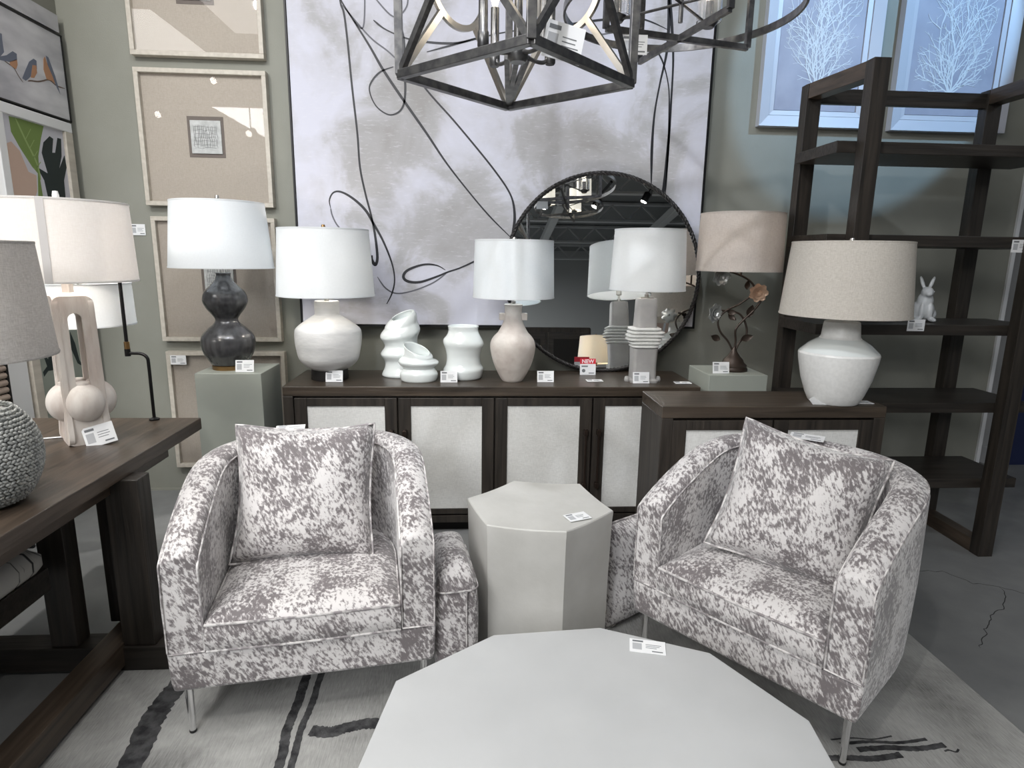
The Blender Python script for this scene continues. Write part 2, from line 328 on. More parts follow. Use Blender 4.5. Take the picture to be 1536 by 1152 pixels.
def ribbon(mb, pts, w, nrm, n=6, th=.0006, taper=True):
    """a stroke of paint: a flat band along pts lying on a surface with normal nrm"""
    q = cr(pts, n); nv = Vector(nrm); m = len(q); L = []; Rr = []
    for i, p in enumerate(q):
        d = (q[min(i+1, m-1)]-q[max(i-1, 0)]).normalized(); s_ = d.cross(nv).normalized()
        ww = (w(i/(m-1)) if callable(w) else w)*(1 if not taper else min(1, .35+6*min(i, m-1-i)/m))
        L.append(p+s_*ww/2+nv*th); Rr.append(p-s_*ww/2+nv*th)
    mb.add(L+Rr, [(i, i+1, m+i+1, m+i) for i in range(m-1)])
    return mb

# ------------------------------------------------------------------ setting
struct(MB().box(-9, 9, -9.2, 9, -.1, 0), 'floor', 'floor')
struct(MB().box(-9, 9, -9.2, 9, 4.4, 4.5), 'ceiling', 'ceiling')
struct(MB().box(-2.34, 3.38, 3.75, 3.9, 0, 4.6), 'wall_back', 'wall')
struct(MB().box(-2.36, -2.22, 2.9, 3.75, 0, 4.4), 'wall_left', 'wall')
struct(MB().box(-9, 9, -9.2, -9, 0, 4.4), 'wall_front', 'wall_dark')
struct(MB().box(3.85, 6.5, 4.1, 5.9, 0, 4.6), 'wall_right', 'navy')
struct(MB().box(-9, 9, 7, 7.2, 0, 4.6), 'wall_rear', 'wall_dark')
struct(MB().box(6.9, 7.1, -9, 4.1, 0, 4.4), 'wall_side', 'wall_dark')
struct(MB().box(3.36, 3.385, 3.735, 3.905, 0, 4.6), 'trim_1', 'white_trim')
struct(MB().box(3.8, 3.85, 4.06, 5.9, .0, 4.6).box(3.8, 3.9, 4.06, 4.1, 0, 4.6), 'trim_2', 'white_trim')
struct(MB().box(3.775, 3.8, 4.05, 5.9, 0, .13), 'baseboard_right', 'white_trim', bevel=.004)
struct(MB().box(-2.22, 3.36, 3.735, 3.75, 0, .012).box(-2.22, -2.205, 2.9, 3.735, 0, .012), 'baseboard_back', 'wall')
# roof steel above the shop, seen in the round mirror
for k in range(6):
    y = -8.2+k*1.7
    b = MB().box(-9, 9, y-.05, y+.05, 4.0, 4.04).box(-9, 9, y-.05, y+.05, 4.34, 4.38)
    for j in range(30): b.bar((-9+j*.6, y, 4.04), (-9+j*.6+.3, y, 4.34), .03).bar((-9+j*.6+.3, y, 4.34), (-9+j*.6+.6, y, 4.04), .03)
    struct(b, 'trim_3' if not k else 'trim_3', 'beam')
b = MB()
for x in (-3.2, -.9, 1.5, 3.6): b.box(x-.07, x+.07, -9, 3.6, 3.86, 4.0)
struct(b, 'trim_4', 'beam', bevel=.01)
# floor cracks
b = MB()
ck = [(2.0, 2.66), (2.13, 2.6), (2.253, 2.578), (2.315, 2.471), (2.416, 2.438), (2.478, 2.378), (2.7, 2.33), (2.95, 2.2)]
ck2 = [(2.416, 2.438), (2.368, 2.354), (2.29, 2.27), (2.203, 2.229), (2.12, 2.15), (2.07, 2.116), (1.98, 2.03), (1.936, 1.991)]
for c_ in (ck, ck2):
    pts = []
    for i in range(len(c_)-1):
        for t in (0, .25, .5, .75): pts.append((c_[i][0]+(c_[i+1][0]-c_[i][0])*t+random.uniform(-.008, .008), c_[i][1]+(c_[i+1][1]-c_[i][1])*t+random.uniform(-.008, .008), 0))
    ribbon(b, pts, lambda t: .0035, (0, 0, 1), 2)
o = struct(b, 'floor_crack', 'crack')

# ------------------------------------------------------------------ rug
rug = thing('area_rug', 'pale grey rug with charcoal brushstroke bands under the spotted armchairs', 'rug', (.24, 1.0, 0))
xs = [-1.5+i*3.0/60 for i in range(61)]
MB().box(-1.5, 1.49, -1.3, 1.4, 0.0005, .009).build('pile', 'rug', rug, bevel=.004)
b = MB()
def rp(pts, off=.0): return [Vector((x-.24, y-1.0, .0095)) for x, y in pts]
def ragged(pts, w, seed):
    rr = random.Random(seed); q = cr(rp(pts), 14); m = len(q); L = []; R_ = []
    for i, p in enumerate(q):
        d = (q[min(i+1, m-1)]-q[max(i-1, 0)]).normalized(); s_ = Vector((d.y, -d.x, 0))
        L.append(p+s_*(w/2*(1+rr.uniform(-.14, .12)))); R_.append(p-s_*(w/2*(1+rr.uniform(-.14, .12))))
    b.add(L+R_, [(i, i+1, m+i+1, m+i) for i in range(m-1)])
ragged([(-.92, 2.35), (-.96, 2.1), (-1.0, 1.9), (-1.005, 1.75), (-.98, 1.57), (-.99, 1.3), (-1.02, 1.0), (-1.0, .6)], .075, 1)
ragged([(-.57, 2.2), (-.578, 1.95), (-.572, 1.8), (-.572, 1.68), (-.555, 1.55), (-.55, 1.3), (-.56, .9)], .03, 2)
ragged([(-.52, 2.2), (-.53, 1.95), (-.525, 1.8), (-.53, 1.68), (-.52, 1.55), (-.51, 1.3), (-.5, .9)], .022, 3)
ragged([(-.5, 1.68), (-.44, 1.67), (-.38, 1.69), (-.31, 1.70), (-.2, 1.68), (0, 1.66), (.2, 1.7)], .045, 4)
for k, (x0, x1, y, w_) in enumerate([(1.12, 1.4, 1.553, .012), (1.16, 1.44, 1.528, .02), (1.0, 1.28, 1.497, .022), (1.42, 1.47, 1.51, .006), (1.1, 1.3, 1.57, .006)]):
    ragged([(x0, y), ((x0*2+x1)/3, y+.004), ((x0+2*x1)/3, y-.004), (x1, y+.006)], w_, 10+k)
b.build('brushstroke', 'rug_dark', rug)['kind'] = 'stuff'

# ------------------------------------------------------------------ armchairs
HW, WT, DEP, YS = .39, .105, .74, .30
def upath(off, n=56, y0=0.0):
    """the U of the barrel back in plan, off = distance inwards from the outer face"""
    a, bb = HW-off, DEP-YS-off; pts = []
    L1 = 12
    for i in range(L1): pts.append((a, y0+(YS-y0)*i/L1))
    for i in range(n+1):
        t = pi*i/n; e = 2/2.35
        pts.append((a*(abs(cos(t))**e)*(1 if cos(t) >= 0 else -1), YS+bb*abs(sin(t))**e))
    for i in range(L1-1, -1, -1): pts.append((-a, y0+(YS-y0)*i/L1))
    return pts
def htop(y): return .605+.17*sin(pi/2*min(1, max(0, y)/.56))**.85
def make_pillow(parent, W_, T, pos, R, nm='pillow', lab=None, top=True):
    n = 18; g = {}; b = MB(); vs = []; fs = []
    for sgn in (1, -1):
        for i in range(n+1):
            for j in range(n+1):
                u, v = -1+2*i/n, -1+2*j/n
                sx = 1-.075*(1-v*v)+.02*abs(u*v)**3; sy = 1-.075*(1-u*u)+.02*abs(u*v)**3
                t = T*((max(0, 1-abs(u)**3.2))*(max(0, 1-abs(v)**3.2)))**.55
                t *= 1+.06*sin(5*u+2*v)*cos(4*v)
                wv = .011*sin(2.6*u+1.1*v)*abs(v)**2+.014*cos(2.9*v-u)*abs(u)**3-.02*(abs(u*v))**4
                vs.append(Vector((u*W_/2*sx*(1-.03*(abs(u*v))**6), sgn*t/2+wv, v*W_/2*sy*(1-.03*(abs(u*v))**6))))
    m = (n+1)**2
    for s_ in (0, 1):
        for i in range(n):
            for j in range(n):
                q = (s_*m+i*(n+1)+j, s_*m+(i+1)*(n+1)+j, s_*m+(i+1)*(n+1)+j+1, s_*m+i*(n+1)+j+1)
                fs.append(q if s_ == 0 else q[::-1])
    b.add(vs, fs); o = b.build(nm, 'fabric', parent, smooth=80)
    bm = bmesh.new(); bm.from_mesh(o.data); bmesh.ops.remove_doubles(bm, verts=bm.verts, dist=.0004); bmesh.ops.recalc_face_normals(bm, faces=bm.faces); bm.to_mesh(o.data); bm.free()
    loop = []
    for i in range(n): loop.append(vs[i*(n+1)])
    for j in range(n): loop.append(vs[n*(n+1)+j])
    for i in range(n, 0, -1): loop.append(vs[i*(n+1)+n])
    for j in range(n, 0, -1): loop.append(vs[j])
    o.location = pos; o.rotation_euler = R
    MB().tube(loop, .0048, 6, closed=True).build('piping', 'welt', o if top else o, smooth=60)
    return o
def armchair(loc, rz, label, legs=None):
    t = thing('barrel_armchair', label, 'armchair', loc, rz)
    out = upath(0); inn = upath(WT); m = len(out); rings = []
    po = [upath(f) for f in (0.0, .004, .016, .034, .0525, .071, .089, .101, WT)]
    dz = [-.034, -.020, -.008, -.001, .004, .002, -.003, -.012, -.028]
    for i in range(m):
        y = out[i][1]; h = htop(y); k = min(1, max(0, y)/.5); fl = .012
        ring = []
        ox, oy = out[i]
        for f, z in ((0.010, .18), (0.004, .21), (0, .32), (-.003, .45)): ring.append(Vector((ox*(1-f/HW), oy*(1-f*.8), z)))
        for j in range(9):
            px, py = po[j][i]; bul = -.006 if j < 4 else 0
            ring.append(Vector((px, py, h+dz[j])))
        ix, iy = inn[i]
        ring += [Vector((ix, iy, z)) for z in (h-.12, .40, .27)]
        rings.append(ring)
    b = MB(); nn = len(rings[0]); vs = [v for r in rings for v in r]
    fs = [(i*nn+k, i*nn+k+1, (i+1)*nn+k+1, (i+1)*nn+k) for i in range(m-1) for k in range(nn-1)]
    fs += [(i*nn+nn-1, i*nn, (i+1)*nn, (i+1)*nn+nn-1) for i in range(m-1)]
    fs += [tuple(range(nn)), tuple(range(m*nn-1, (m-1)*nn-1, -1))]
    b.add(vs, fs); b.build('back_and_arms', 'fabric', t, smooth=50, bevel=.006)
    # front rail, deck
    MB().box(-HW+.008, HW-.008, -.004, .06, .18, .303).box(-HW+WT, HW-WT, .02, .56, .2, .29).build('front_rail', 'fabric', t, smooth=40, bevel=.012)
    # seat cushion
    base = [(x, y) for x, y in upath(WT+.004, 40, -.012)]
    cx_, cy_ = 0, .26
    def ring(sc, z, bulge=0): return [Vector((cx_+(x-cx_)*sc, cy_+(y-cy_)*sc, z)) for x, y in base]
    # close the front edge with extra points
    fx = [(-HW+WT+.004)+(2*(HW-WT-.004))*k/14 for k in range(1, 14)]
    base = base+[(x, -.012-.006*sin(pi*(x+.28)/.56)) for x in fx]
    cr_ = MB().rings([ring(.965, .304), ring(.995, .31), ring(1.004, .345), ring(.996, .385), ring(.98, .396), ring(.93, .408), ring(.8, .424), ring(.55, .434), ring(.25, .438), ring(.05, .438)])
    cr_.build('seat_cushion', 'fabric', t, smooth=60)
    MB().tube([v for v in ring(.992, .392)], .0042, 6, closed=True).tube([v for v in ring(.992, .308)], .0042, 6, closed=True).build('seat_piping', 'welt', t, smooth=60)
    # welts on the arms
    w = MB()
    for j, rr in ((8, .0035), (1, .0025)):
        pts = [Vector((po[j][i][0], po[j][i][1], htop(out[i][1])+dz[j]+.001)) for i in range(m)]
        f0 = [Vector((pts[0].x, -.003, z)) for z in (.31, .4, .5, pts[0].z-.03, pts[0].z-.006)]
        f1 = [Vector((pts[-1].x, -.003, v.z)) for v in reversed(f0)]
        w.tube(f0+pts+f1, rr, 6)
    w.tube([(HW-WT, -.003, .306), (HW-.006, -.002, .304)], .003, 6)
    w.tube([(-HW+WT, -.003, .306), (-HW+.006, -.002, .304)], .003, 6)
    w.build('piping', 'welt', t, smooth=60)
    for (x, y) in ((-.352, .04), (.352, .04), (-.26, .58), (.26, .58)):
        l = MB().lathe([(.0095, .012), (.011, .1), (.0125, .185)], 20, (x, y)).build('leg', 'chrome', t, smooth=50)
        MB().lathe([(.009, .0095), (.0105, .012), (.0105, .018)], 16, (x, y)).build('foot_cap', 'black', l)
    return t
chL = armchair((-.5025, 1.708, 0), radians(9.2), 'grey and white spotted velvet armchair on the left, between desk and hexagonal table')
chR = armchair((.83, 1.73, 0), radians(-51.4), 'grey and white spotted velvet armchair on the right, turned towards the coffee table')
def pillow_thing(label, loc, rot, W_=.5, T=.17):
    t = thing('throw_pillow', label, 'pillow', loc, rot=rot, group=None)
    o = make_pillow(t, W_, T, (0, 0, 0), (0, 0, 0), 'cushion')
    return t
pillow_thing('square spotted throw pillow with piped edges propped up in the left armchair', (-.592, 2.10, .625), (radians(-25), radians(1), radians(6)), .478, .21)
pillow_thing('square spotted throw pillow slumped against the back of the right armchair', (1.105, 1.925, .632), (radians(-27), radians(8), radians(-38)), .478, .21)
# low stool between left armchair and hexagonal table, and pillow on the floor beside the right armchair
t = thing('low_ottoman', 'low narrow spotted velvet ottoman squeezed between left armchair and hexagonal table', 'ottoman', (-.078, 1.985, 0), radians(9))
rg = []
def rr_(hx, hy, r, z, n=6):
    pts = []
    for qx, qy, a0 in ((1, 1, 0), (-1, 1, 90), (-1, -1, 180), (1, -1, 270)):
        for k in range(n+1):
            a = radians(a0+90*k/n); pts.append(Vector((qx*(hx-r)+r*cos(a), qy*(hy-r)+r*sin(a), z)))
    return pts
MB().rings([rr_(.062, .165, .03, .06), rr_(.07, .175, .03, .09), rr_(.076, .18, .032, .3), rr_(.072, .175, .034, .39), rr_(.058, .16, .034, .44), rr_(.04, .13, .03, .465), rr_(.015, .07, .01, .475)]).build('upholstery', 'fabric', t, smooth=60, sub=1)
MB().tube(rr_(.072, .176, .034, .392), .0032, 6, closed=True).tube([(.03, -.181, z) for z in (.1, .2, .3, .39)], .003, 6).build('piping', 'welt', t, smooth=60)
for x, y in ((-.03, -.12), (.03, -.12), (-.03, .12), (.03, .12)): MB().lathe([(.014, .0095), (.016, .065)], 14, (x, y)).build('leg', 'black', t)
pillow_thing('spotted throw pillow standing on the floor between hexagonal table and right armchair', (.665, 2.30, .215), (radians(-6), radians(3), radians(35)), .44, .13)

# ------------------------------------------------------------------ tables in stone look
def prism_thing(name, label, cat, pts, z1, m, rim=.0, taper=.94, foot=0.0):
    cx = sum(p[0] for p in pts)/len(pts); cy = sum(p[1] for p in pts)/len(pts)
    t = thing(name, label, cat, (cx, cy, 0)); n = len(pts); sub = 8
    q = []
    for i in range(n):
        a, b_ = Vector(pts[i]), Vector(pts[(i+1) % n])
        for k in range(sub): q.append((a.lerp(b_, k/sub), sin(pi*k/sub)))
    def ring(sc, z, sag=0): return [Vector(((p.x-cx)*sc, (p.y-cy)*sc, z-sag*s_)) for p, s_ in q]
    return t, ring
hexp = [(-.022, 2.185), (.165, 2.365), (.43, 2.325), (.505, 2.055), (.31, 1.885), (.046, 1.945)]
t, ring = prism_thing('hexagonal_side_table', 'grey hexagonal drum side table with a price tag on top', 'side table', hexp, .56, 'stone')
MB().rings([ring(.965, .0095), ring(.97, .3), ring(.99, .52), ring(1, .552, .006), ring(.997, .558, .006), ring(.985, .561, .005), ring(.5, .559), ring(.05, .558)]).build('body', 'stone', t, smooth=25)
dec = [(-.192, 1.359), (.057, 1.539), (.362, 1.562), (.635, 1.436), (.772, 1.182), (.765, .87), (.56, .65), (.26, .56), (-.06, .66), (-.245, .92), (-.237, 1.093)]
dec = [(-.192, 1.359), (.057, 1.539), (.362, 1.562), (.635, 1.436), (.772, 1.182), (.735, .88), (.56, .65), (.26, .56), (-.06, .68), (-.262, .95)]
t, ring = prism_thing('coffee_table', 'white ten-sided stone-look coffee table in the foreground', 'coffee table', dec, .42, 'stone2')
MB().rings([ring(.86, .0095), ring(.84, .12), ring(.93, .30), ring(.985, .385), ring(1, .405), ring(1.0, .412), ring(.995, .418), ring(.98, .42), ring(.5, .42), ring(.05, .42)]).build('body', 'stone2', t, smooth=22)

# ------------------------------------------------------------------ cabinets
def cabinet(name, label, x0, x1, yf, yb, h, bounds, handles):
    t = thing(name, label, 'cabinet', ((x0+x1)/2, yf, 0)); ox, oy = (x0+x1)/2, yf
    def B(mb, a, b_, c, d, e, f): return mb.box(a-ox, b_-ox, c-oy, d-oy, e, f)
    B(MB(), x0, x1, yf, yb, h-.05, h).build('top', 'wood_top', t, bevel=.003)
    f = MB(); B(f, x0+.022, x1-.022, yf+.015, yb-.02, h-.0004, h+.0002); f.build('top_inlay', 'wood_top', t)
    c = MB(); B(c, x0, x0+.05, yf, yb, .06, h-.05); B(c, x1-.05, x1, yf, yb, .06, h-.05); B(c, x0+.05, x1-.05, yf, yb, .06, .10); B(c, x0+.05, x1-.05, yb-.02, yb, .1, h-.05)
    B(c, x0+.05, x1-.05, yf+.03, yf+.045, .1, h-.05)
    c.build('carcass', 'wood_v', t, bevel=.003)
    p = MB(); B(p, x0+.06, x1-.06, yf+.05, yb-.04, .0, .06); p.build('plinth', 'gap', t)
    dz0, dz1 = .108, h-.06
    for i in range(len(bounds)-1):
        a, b_ = bounds[i]+.004, bounds[i+1]-.004; pw = .062
        d = MB(); B(d, a, a+pw, yf+.002, yf+.024, dz0, dz1); B(d, b_-pw, b_, yf+.002, yf+.024, dz0, dz1)
        B(d, a+pw, b_-pw, yf+.002, yf+.024, dz1-pw+.02, dz1); B(d, a+pw, b_-pw, yf+.002, yf+.024, dz0, dz0+.03)
        do = d.build('door', 'wood_v', t, bevel=.002)
        q = MB(); B(q, a+pw, b_-pw, yf+.009, yf+.02, dz0+.03, dz1-pw+.02); q.build('linen_panel', 'linen_panel', do)
        hx = b_-.03 if handles[i] > 0 else a+.03
        hb = MB(); hb.bar((hx-ox, -.022, h-.22), (hx-ox, -.022, h-.55), .011); 
        for z in (h-.24, h-.53): hb.box(hx-ox-.011, hx-ox+.011, -.028, .004, z-.014, z+.014)
        hb.build('handle', 'bronze', do, bevel=.002)
    return t
cabinet('sideboard', 'long dark wood sideboard with four pale linen door panels under the round mirror', -.955, 1.185, 3.075, 3.54, .80, [-.905, -.385, .11, .62, 1.135], [1, -1, 1, -1])
cabinet('cabinet', 'shorter dark wood cabinet with two linen doors behind the right armchair', .772, 1.732, 2.405, 2.708, .86, [.815, 1.25, 1.69], [1, -1])

# ------------------------------------------------------------------ pedestals
def pedestal(label, x0, x1, y0, y1, h):
    t = thing('display_pedestal', label, 'pedestal', ((x0+x1)/2, (y0+y1)/2, 0), group=None)
    hx, hy = (x1-x0)/2, (y1-y0)/2
    MB().box(-hx, hx, -hy, hy, 0, h).build('column', 'pedestal', t, bevel=.003)
pedestal('sage grey square pedestal under the dark gourd lamp', -1.365, -1.045, 3.05, 3.35, .87)
pedestal('sage grey square pedestal behind the sideboard end, under the flower lamp', 1.212, 1.522, 3.04, 3.345, .87)

# ------------------------------------------------------------------ big canvas
cx0, cx1, cz0, cz1 = -1.004, 1.34, 1.04, 3.25
t = thing('abstract_painting', 'huge lavender and grey abstract canvas with looping black lines', 'painting', ((cx0+cx1)/2, 3.75, cz0)); ox, oz = (cx0+cx1)/2, cz0
can = MB().box(cx0+.012, cx1-.012, 3.662, 3.745, cz0+.012, cz1-.012)
o = can.build('canvas', 'canvas', t); o.location = (-ox, -3.75, -oz)
o = MB().box(cx0, cx0+.009, 3.655, 3.75, cz0, cz1).box(cx1-.009, cx1, 3.655, 3.75, cz0, cz1).box(cx0, cx1, 3.655, 3.75, cz0, cz0+.009).box(cx0, cx1, 3.655, 3.75, cz1-.009, cz1).build('frame', 'black_metal', t); o.location = (-ox, -3.75, -oz)
S = dict(
 s1=[(-.72, 2.95), (-.71, 2.773), (-.692, 2.71), (-.679, 2.58), (-.663, 2.348), (-.643, 2.109), (-.635, 1.933), (-.61, 1.791), (-.584, 1.682), (-.564, 1.572), (-.553, 1.442), (-.566, 1.396), (-.584, 1.422), (-.583, 1.449)],
 s2=[(-.74, 2.85), (-.7, 2.764), (-.644, 2.679), (-.56, 2.551), (-.492, 2.437), (-.387, 2.288), (-.262, 2.118), (-.152, 1.962), (-.021, 1.803), (.094, 1.676), (.211, 1.566)],
 s3=[(-.4, 2.523), (-.259, 2.343), (-.114, 2.192), (.035, 2.027), (.13, 1.915), (.196, 1.825), (.227, 1.753), (.236, 1.66), (.222, 1.585)],
 s4=[(-.437, 2.455), (-.51, 2.426), (-.562, 2.368), (-.567, 2.317), (-.533, 2.249), (-.469, 2.21), (-.414, 2.225), (-.384, 2.271), (-.375, 2.356), (-.38, 2.457), (-.377, 2.59), (-.406, 2.72), (-.43, 2.85)],
 s5=[(-.806, 1.707), (-.811, 1.75), (-.787, 1.791), (-.743, 1.795), (-.678, 1.76), (-.613, 1.7), (-.57, 1.627), (-.517, 1.528), (-.471, 1.405), (-.458, 1.31), (-.475, 1.233), (-.507, 1.171)],
 s7=[(-.164, 1.371), (-.214, 1.397), (-.291, 1.4), (-.38, 1.368), (-.407, 1.33), (-.381, 1.303), (-.311, 1.3), (-.215, 1.332), (-.149, 1.36), (-.079, 1.384), (.006, 1.423), (.08, 1.46), (.15, 1.5)],
 s9=[(1.04, 3.0), (1.062, 2.839), (1.071, 2.706), (1.068, 2.571), (1.041, 2.416), (1.02, 2.258), (1.016, 2.079), (1.024, 1.879)],
 s10=[(1.011, 2.586), (1.053, 2.519), (1.091, 2.4), (1.104, 2.26), (1.111, 2.1), (1.111, 1.936), (1.111, 1.807)],
 s11=[(1.05, 3.0), (1.069, 2.839), (1.089, 2.707), (1.108, 2.538), (1.111, 2.331), (1.11, 2.118), (1.1, 1.862), (1.08, 1.7)],
 s12=[(-.538, 2.683), (-.468, 2.636), (-.327, 2.592), (-.112, 2.583), (.033, 2.621)],
 s13=[(-.256, 2.535), (-.04, 2.595), (.177, 2.649), (.432, 2.684), (.687, 2.726), (.908, 2.741), (1.072, 2.69)])
G = dict(s6=[(-.806, 1.707), (-.8, 1.671), (-.78, 1.624), (-.751, 1.587)],
 s8=[(-.149, 1.36), (-.234, 1.298), (-.351, 1.25), (-.448, 1.233), (-.512, 1.264), (-.557, 1.328)],
 s14=[(.251, 2.595), (.507, 2.62), (.837, 2.681)], s15=[(-.577, 2.85), (-.592, 2.648), (-.644, 2.679)], s16=[(-.535, 2.8), (-.431, 2.703), (-.36, 2.754), (-.352, 2.85)],
 s17=[(-.7, 2.75), (-.56, 2.6), (-.45, 2.52), (-.3, 2.38)])
b = MB()
for k, v in S.items():
    wd = {'s1': .012, 's3': .012, 's7': .012, 's5': .011, 's2': .011, 's9': .013, 's11': .014}.get(k, .009)
    if k == 's3': f = lambda t_: .010+.024*max(0, t_-.7)/.3*(1.3-t_)
    elif k == 's1': f = lambda t_: .011+.012*max(0, t_-.62)/.4
    else: f = lambda t_, wd=wd: wd*(1.05+.3*sin(9*t_+wd*900))
    ribbon(b, [(x-ox, 3.6612-3.75, z-oz) for x, z in v], f, (0, -1, 0))
b.build('painted_line', 'stroke', t)['kind'] = 'stuff'
b = MB()
for v in G.values(): ribbon(b, [(x-ox, 3.6612-3.75, z-oz) for x, z in v], .008, (0, -1, 0))
b.build('faint_line', 'stroke_grey', t)['kind'] = 'stuff'

# ------------------------------------------------------------------ four framed pictures
def framed(label, x0, x1, z0, z1, kind):
    t = thing('framed_picture', label, 'picture', ((x0+x1)/2, 3.75, z0)); w_, h_ = (x1-x0)/2, z1-z0
    fw_, d = .024, -.048
    for a in ((-w_, w_, d, 0, h_-fw_, h_), (-w_, w_, d, 0, 0, fw_), (-w_, -w_+fw_, d, 0, fw_, h_-fw_), (w_-fw_, w_, d, 0, fw_, h_-fw_)):
        MB().box(*a).build('frame_rail', 'frame_wood', t, bevel=.002)
    MB().box(-w_+fw_, w_-fw_, -.02, -.004, fw_, h_-fw_).build('mount', 'mat_linen', t)
    c = h_*.52; s_ = .098
    MB().box(-s_, s_, -.022, -.018, c-s_-.01, c+s_+.01).build('shadow_box', 'mount_dark', t)
    pp = MB().box(-s_+.018, s_-.014, -.03, -.022, c-s_+.01, c+s_-.012).build('small_artwork', 'paper', t)
    b = MB(); rr = random.Random(kind)
    for k in range(13):
        x = -.062+k*.0105; ribbon(b, [(x+rr.uniform(-.004, .004), -.0303, c-.06+j*.02+rr.uniform(-.004, .004)) for j in range(7)], .0022, (0, -1, 0), 3)
    for k in range(7):
        z = c-.06+k*.019; ribbon(b, [(-.065+j*.021, -.0303, z+rr.uniform(-.004, .004)) for j in range(7)], .0016, (0, -1, 0), 3)
    b.build('drawn_line', 'paper_line', pp)['kind'] = 'stuff'
    MB().box(-w_+fw_, w_-fw_, -.040, -.038, fw_, h_-fw_).build('glass', 'pane', t)
framed('pale wood frame with tiny sketch at the very top, cut by the photo edge', -1.838, -1.137, 2.485, 3.2, 1)
framed('pale wood frame with tiny grid sketch, second from the top of the column', -1.835, -1.135, 1.706, 2.424, 2)
framed('pale wood frame with tiny sketch half hidden behind the dark gourd lamp', -1.82, -1.135, .938, 1.647, 3)
framed('pale wood frame lowest in the column, partly behind the left pedestal', -1.81, -1.125, .16, .877, 4)

# ------------------------------------------------------------------ two white branch prints
def grow(rr, x, z, a, L, w_, lvl, out, xr, zr, cx):
    """one branch of a sea-fan: bends upwards, throws side twigs left and right"""
    step = .017; n = max(2, int(L/step)); pts = [(x, z)]; side = rr.choice((-1, 1)); nxt = rr.randint(1, 2)
    for i in range(n):
        a += rr.uniform(-.16, .16)-a*.035*(lvl < 2); x += sin(a)*step; z += cos(a)*step
        if abs(x-cx) > xr or z > zr or z < .1: break
        pts.append((x, z))
        if lvl < 4 and i >= nxt and i < n-1:
            side = -side; nxt = i+rr.randint(2, 4)
            grow(rr, x, z, a+side*rr.uniform(.45, .85), L*rr.uniform(.32, .5)*(1-.3*i/n), w_*.68, lvl+1, out, xr, zr, cx)
    if len(pts) > 1: out.append((pts, w_))
def print_thing(label, x0, x1, z0, z1, seed, trunks, bz):
    t = thing('framed_print', label, 'picture', ((x0+x1)/2, 3.75, z0)); w_, h_ = (x1-x0)/2, z1-z0; f1, f2 = .062, .092
    def moulding(a0, a1, y0, y1, nm):
        for i, (p, q) in enumerate((((-w_, 0), (w_, 0)), ((w_, 0), (w_, h_)), ((w_, h_), (-w_, h_)), ((-w_, h_), (-w_, 0)))):
            def ins(pt, d): return (pt[0]-math.copysign(d, pt[0]), d if pt[1] == 0 else h_-d)
            A, B_ = ins(p, a0), ins(q, a0); A2, B2 = ins(p, a1), ins(q, a1)
            vs = [Vector((A[0], y0, A[1])), Vector((B_[0], y0, B_[1])), Vector((B2[0], y1, B2[1])), Vector((A2[0], y1, A2[1]))]
            vs += [Vector((v.x, -.001, v.z)) for v in vs]
            MB().add(vs, [(0, 1, 2, 3), (4, 7, 6, 5), (0, 4, 5, 1), (1, 5, 6, 2), (2, 6, 7, 3), (3, 7, 4, 0)]).build(nm, 'silver_frame', t)
    moulding(0, f1, -.05, -.03, 'frame_rail'); moulding(f1+.003, f2, -.024, -.02, 'inner_frame')
    MB().box(-w_+f2+.004, w_-f2-.004, -.014, -.004, f2+.004, h_-f2-.004).build('print_sheet', 'print_blue', t)
    out = []; rr = random.Random(seed)
    for k, (x, a) in enumerate(trunks): grow(rr, x, bz, a, (.62 if abs(a) < .3 else .46 if abs(a) < .8 else .3), .0085, 0, out, w_-f2-.03, h_-f2-.03, 0)
    out.append(([(0, bz-.05), (0, bz+.01)], .012))
    b = MB()
    for pts, w2 in out: yy = -.0144-.0012*rr.random(); ribbon(b, [(x, yy, z) for x, z in pts], lambda t_, w2=w2: max(.0021, w2*(1-.6*t_)), (0, -1, 0), 2, taper=False)
    b.build('white_branch', 'branch', t)['kind'] = 'stuff'
print_thing('silver framed print of white branches, left of the pair above the bookshelf', 1.648, 2.33, 2.218, 3.2, 5, [(-.01, -.45), (.01, .4), (0, -.05), (-.01, -.85), (.01, .9), (0, .2), (0, -.25)], .22)
print_thing('silver framed print of white branches, right of the pair above the bookshelf', 2.443, 3.15, 2.214, 3.2, 12, [(-.01, -.5), (.0, .5), (0, .05), (-.01, -1.1), (.01, 1.1), (0, .25), (0, -.25), (0, .8), (0, -.8)], .22)

# ------------------------------------------------------------------ pictures on the left wall
XL = -2.22
def yz(mb, pts, x, th=.0008): return mb.poly([(x, y, z) for y, z in pts], (th, 0, 0))
def lw(o, y, z): o.location = (-XL, -y, -z); return o
t = thing('bird_painting', 'grey painting of small birds perched on a twig, high on the left wall', 'painting', (XL, 3.2, 2.14))
lw(MB().box(XL, -2.187, 2.95, 3.70, 2.14, 2.557).build('canvas', 'sky_art', t), 3.2, 2.14)
lw(MB().box(XL, -2.183, 2.94, 3.71, 2.557, 2.565).box(XL, -2.183, 2.94, 3.71, 2.132, 2.14).box(XL, -2.183, 3.7, 3.71, 2.132, 2.565).build('frame', 'black_metal', t), 3.2, 2.14)
b1 = MB(); b2 = MB(); b3 = MB()
xx = -2.187
yz(b1, [(3.251, 2.43), (3.264, 2.431), (3.261, 2.404), (3.262, 2.352), (3.228, 2.32), (3.2, 2.35), (3.22, 2.42)], xx)
yz(b1, [(3.229, 2.324), (3.276, 2.343), (3.321, 2.374), (3.347, 2.37), (3.343, 2.342), (3.291, 2.318), (3.226, 2.308)], xx)
yz(b2, [(3.291, 2.32), (3.343, 2.345), (3.343, 2.32), (3.328, 2.296), (3.291, 2.305)], xx)
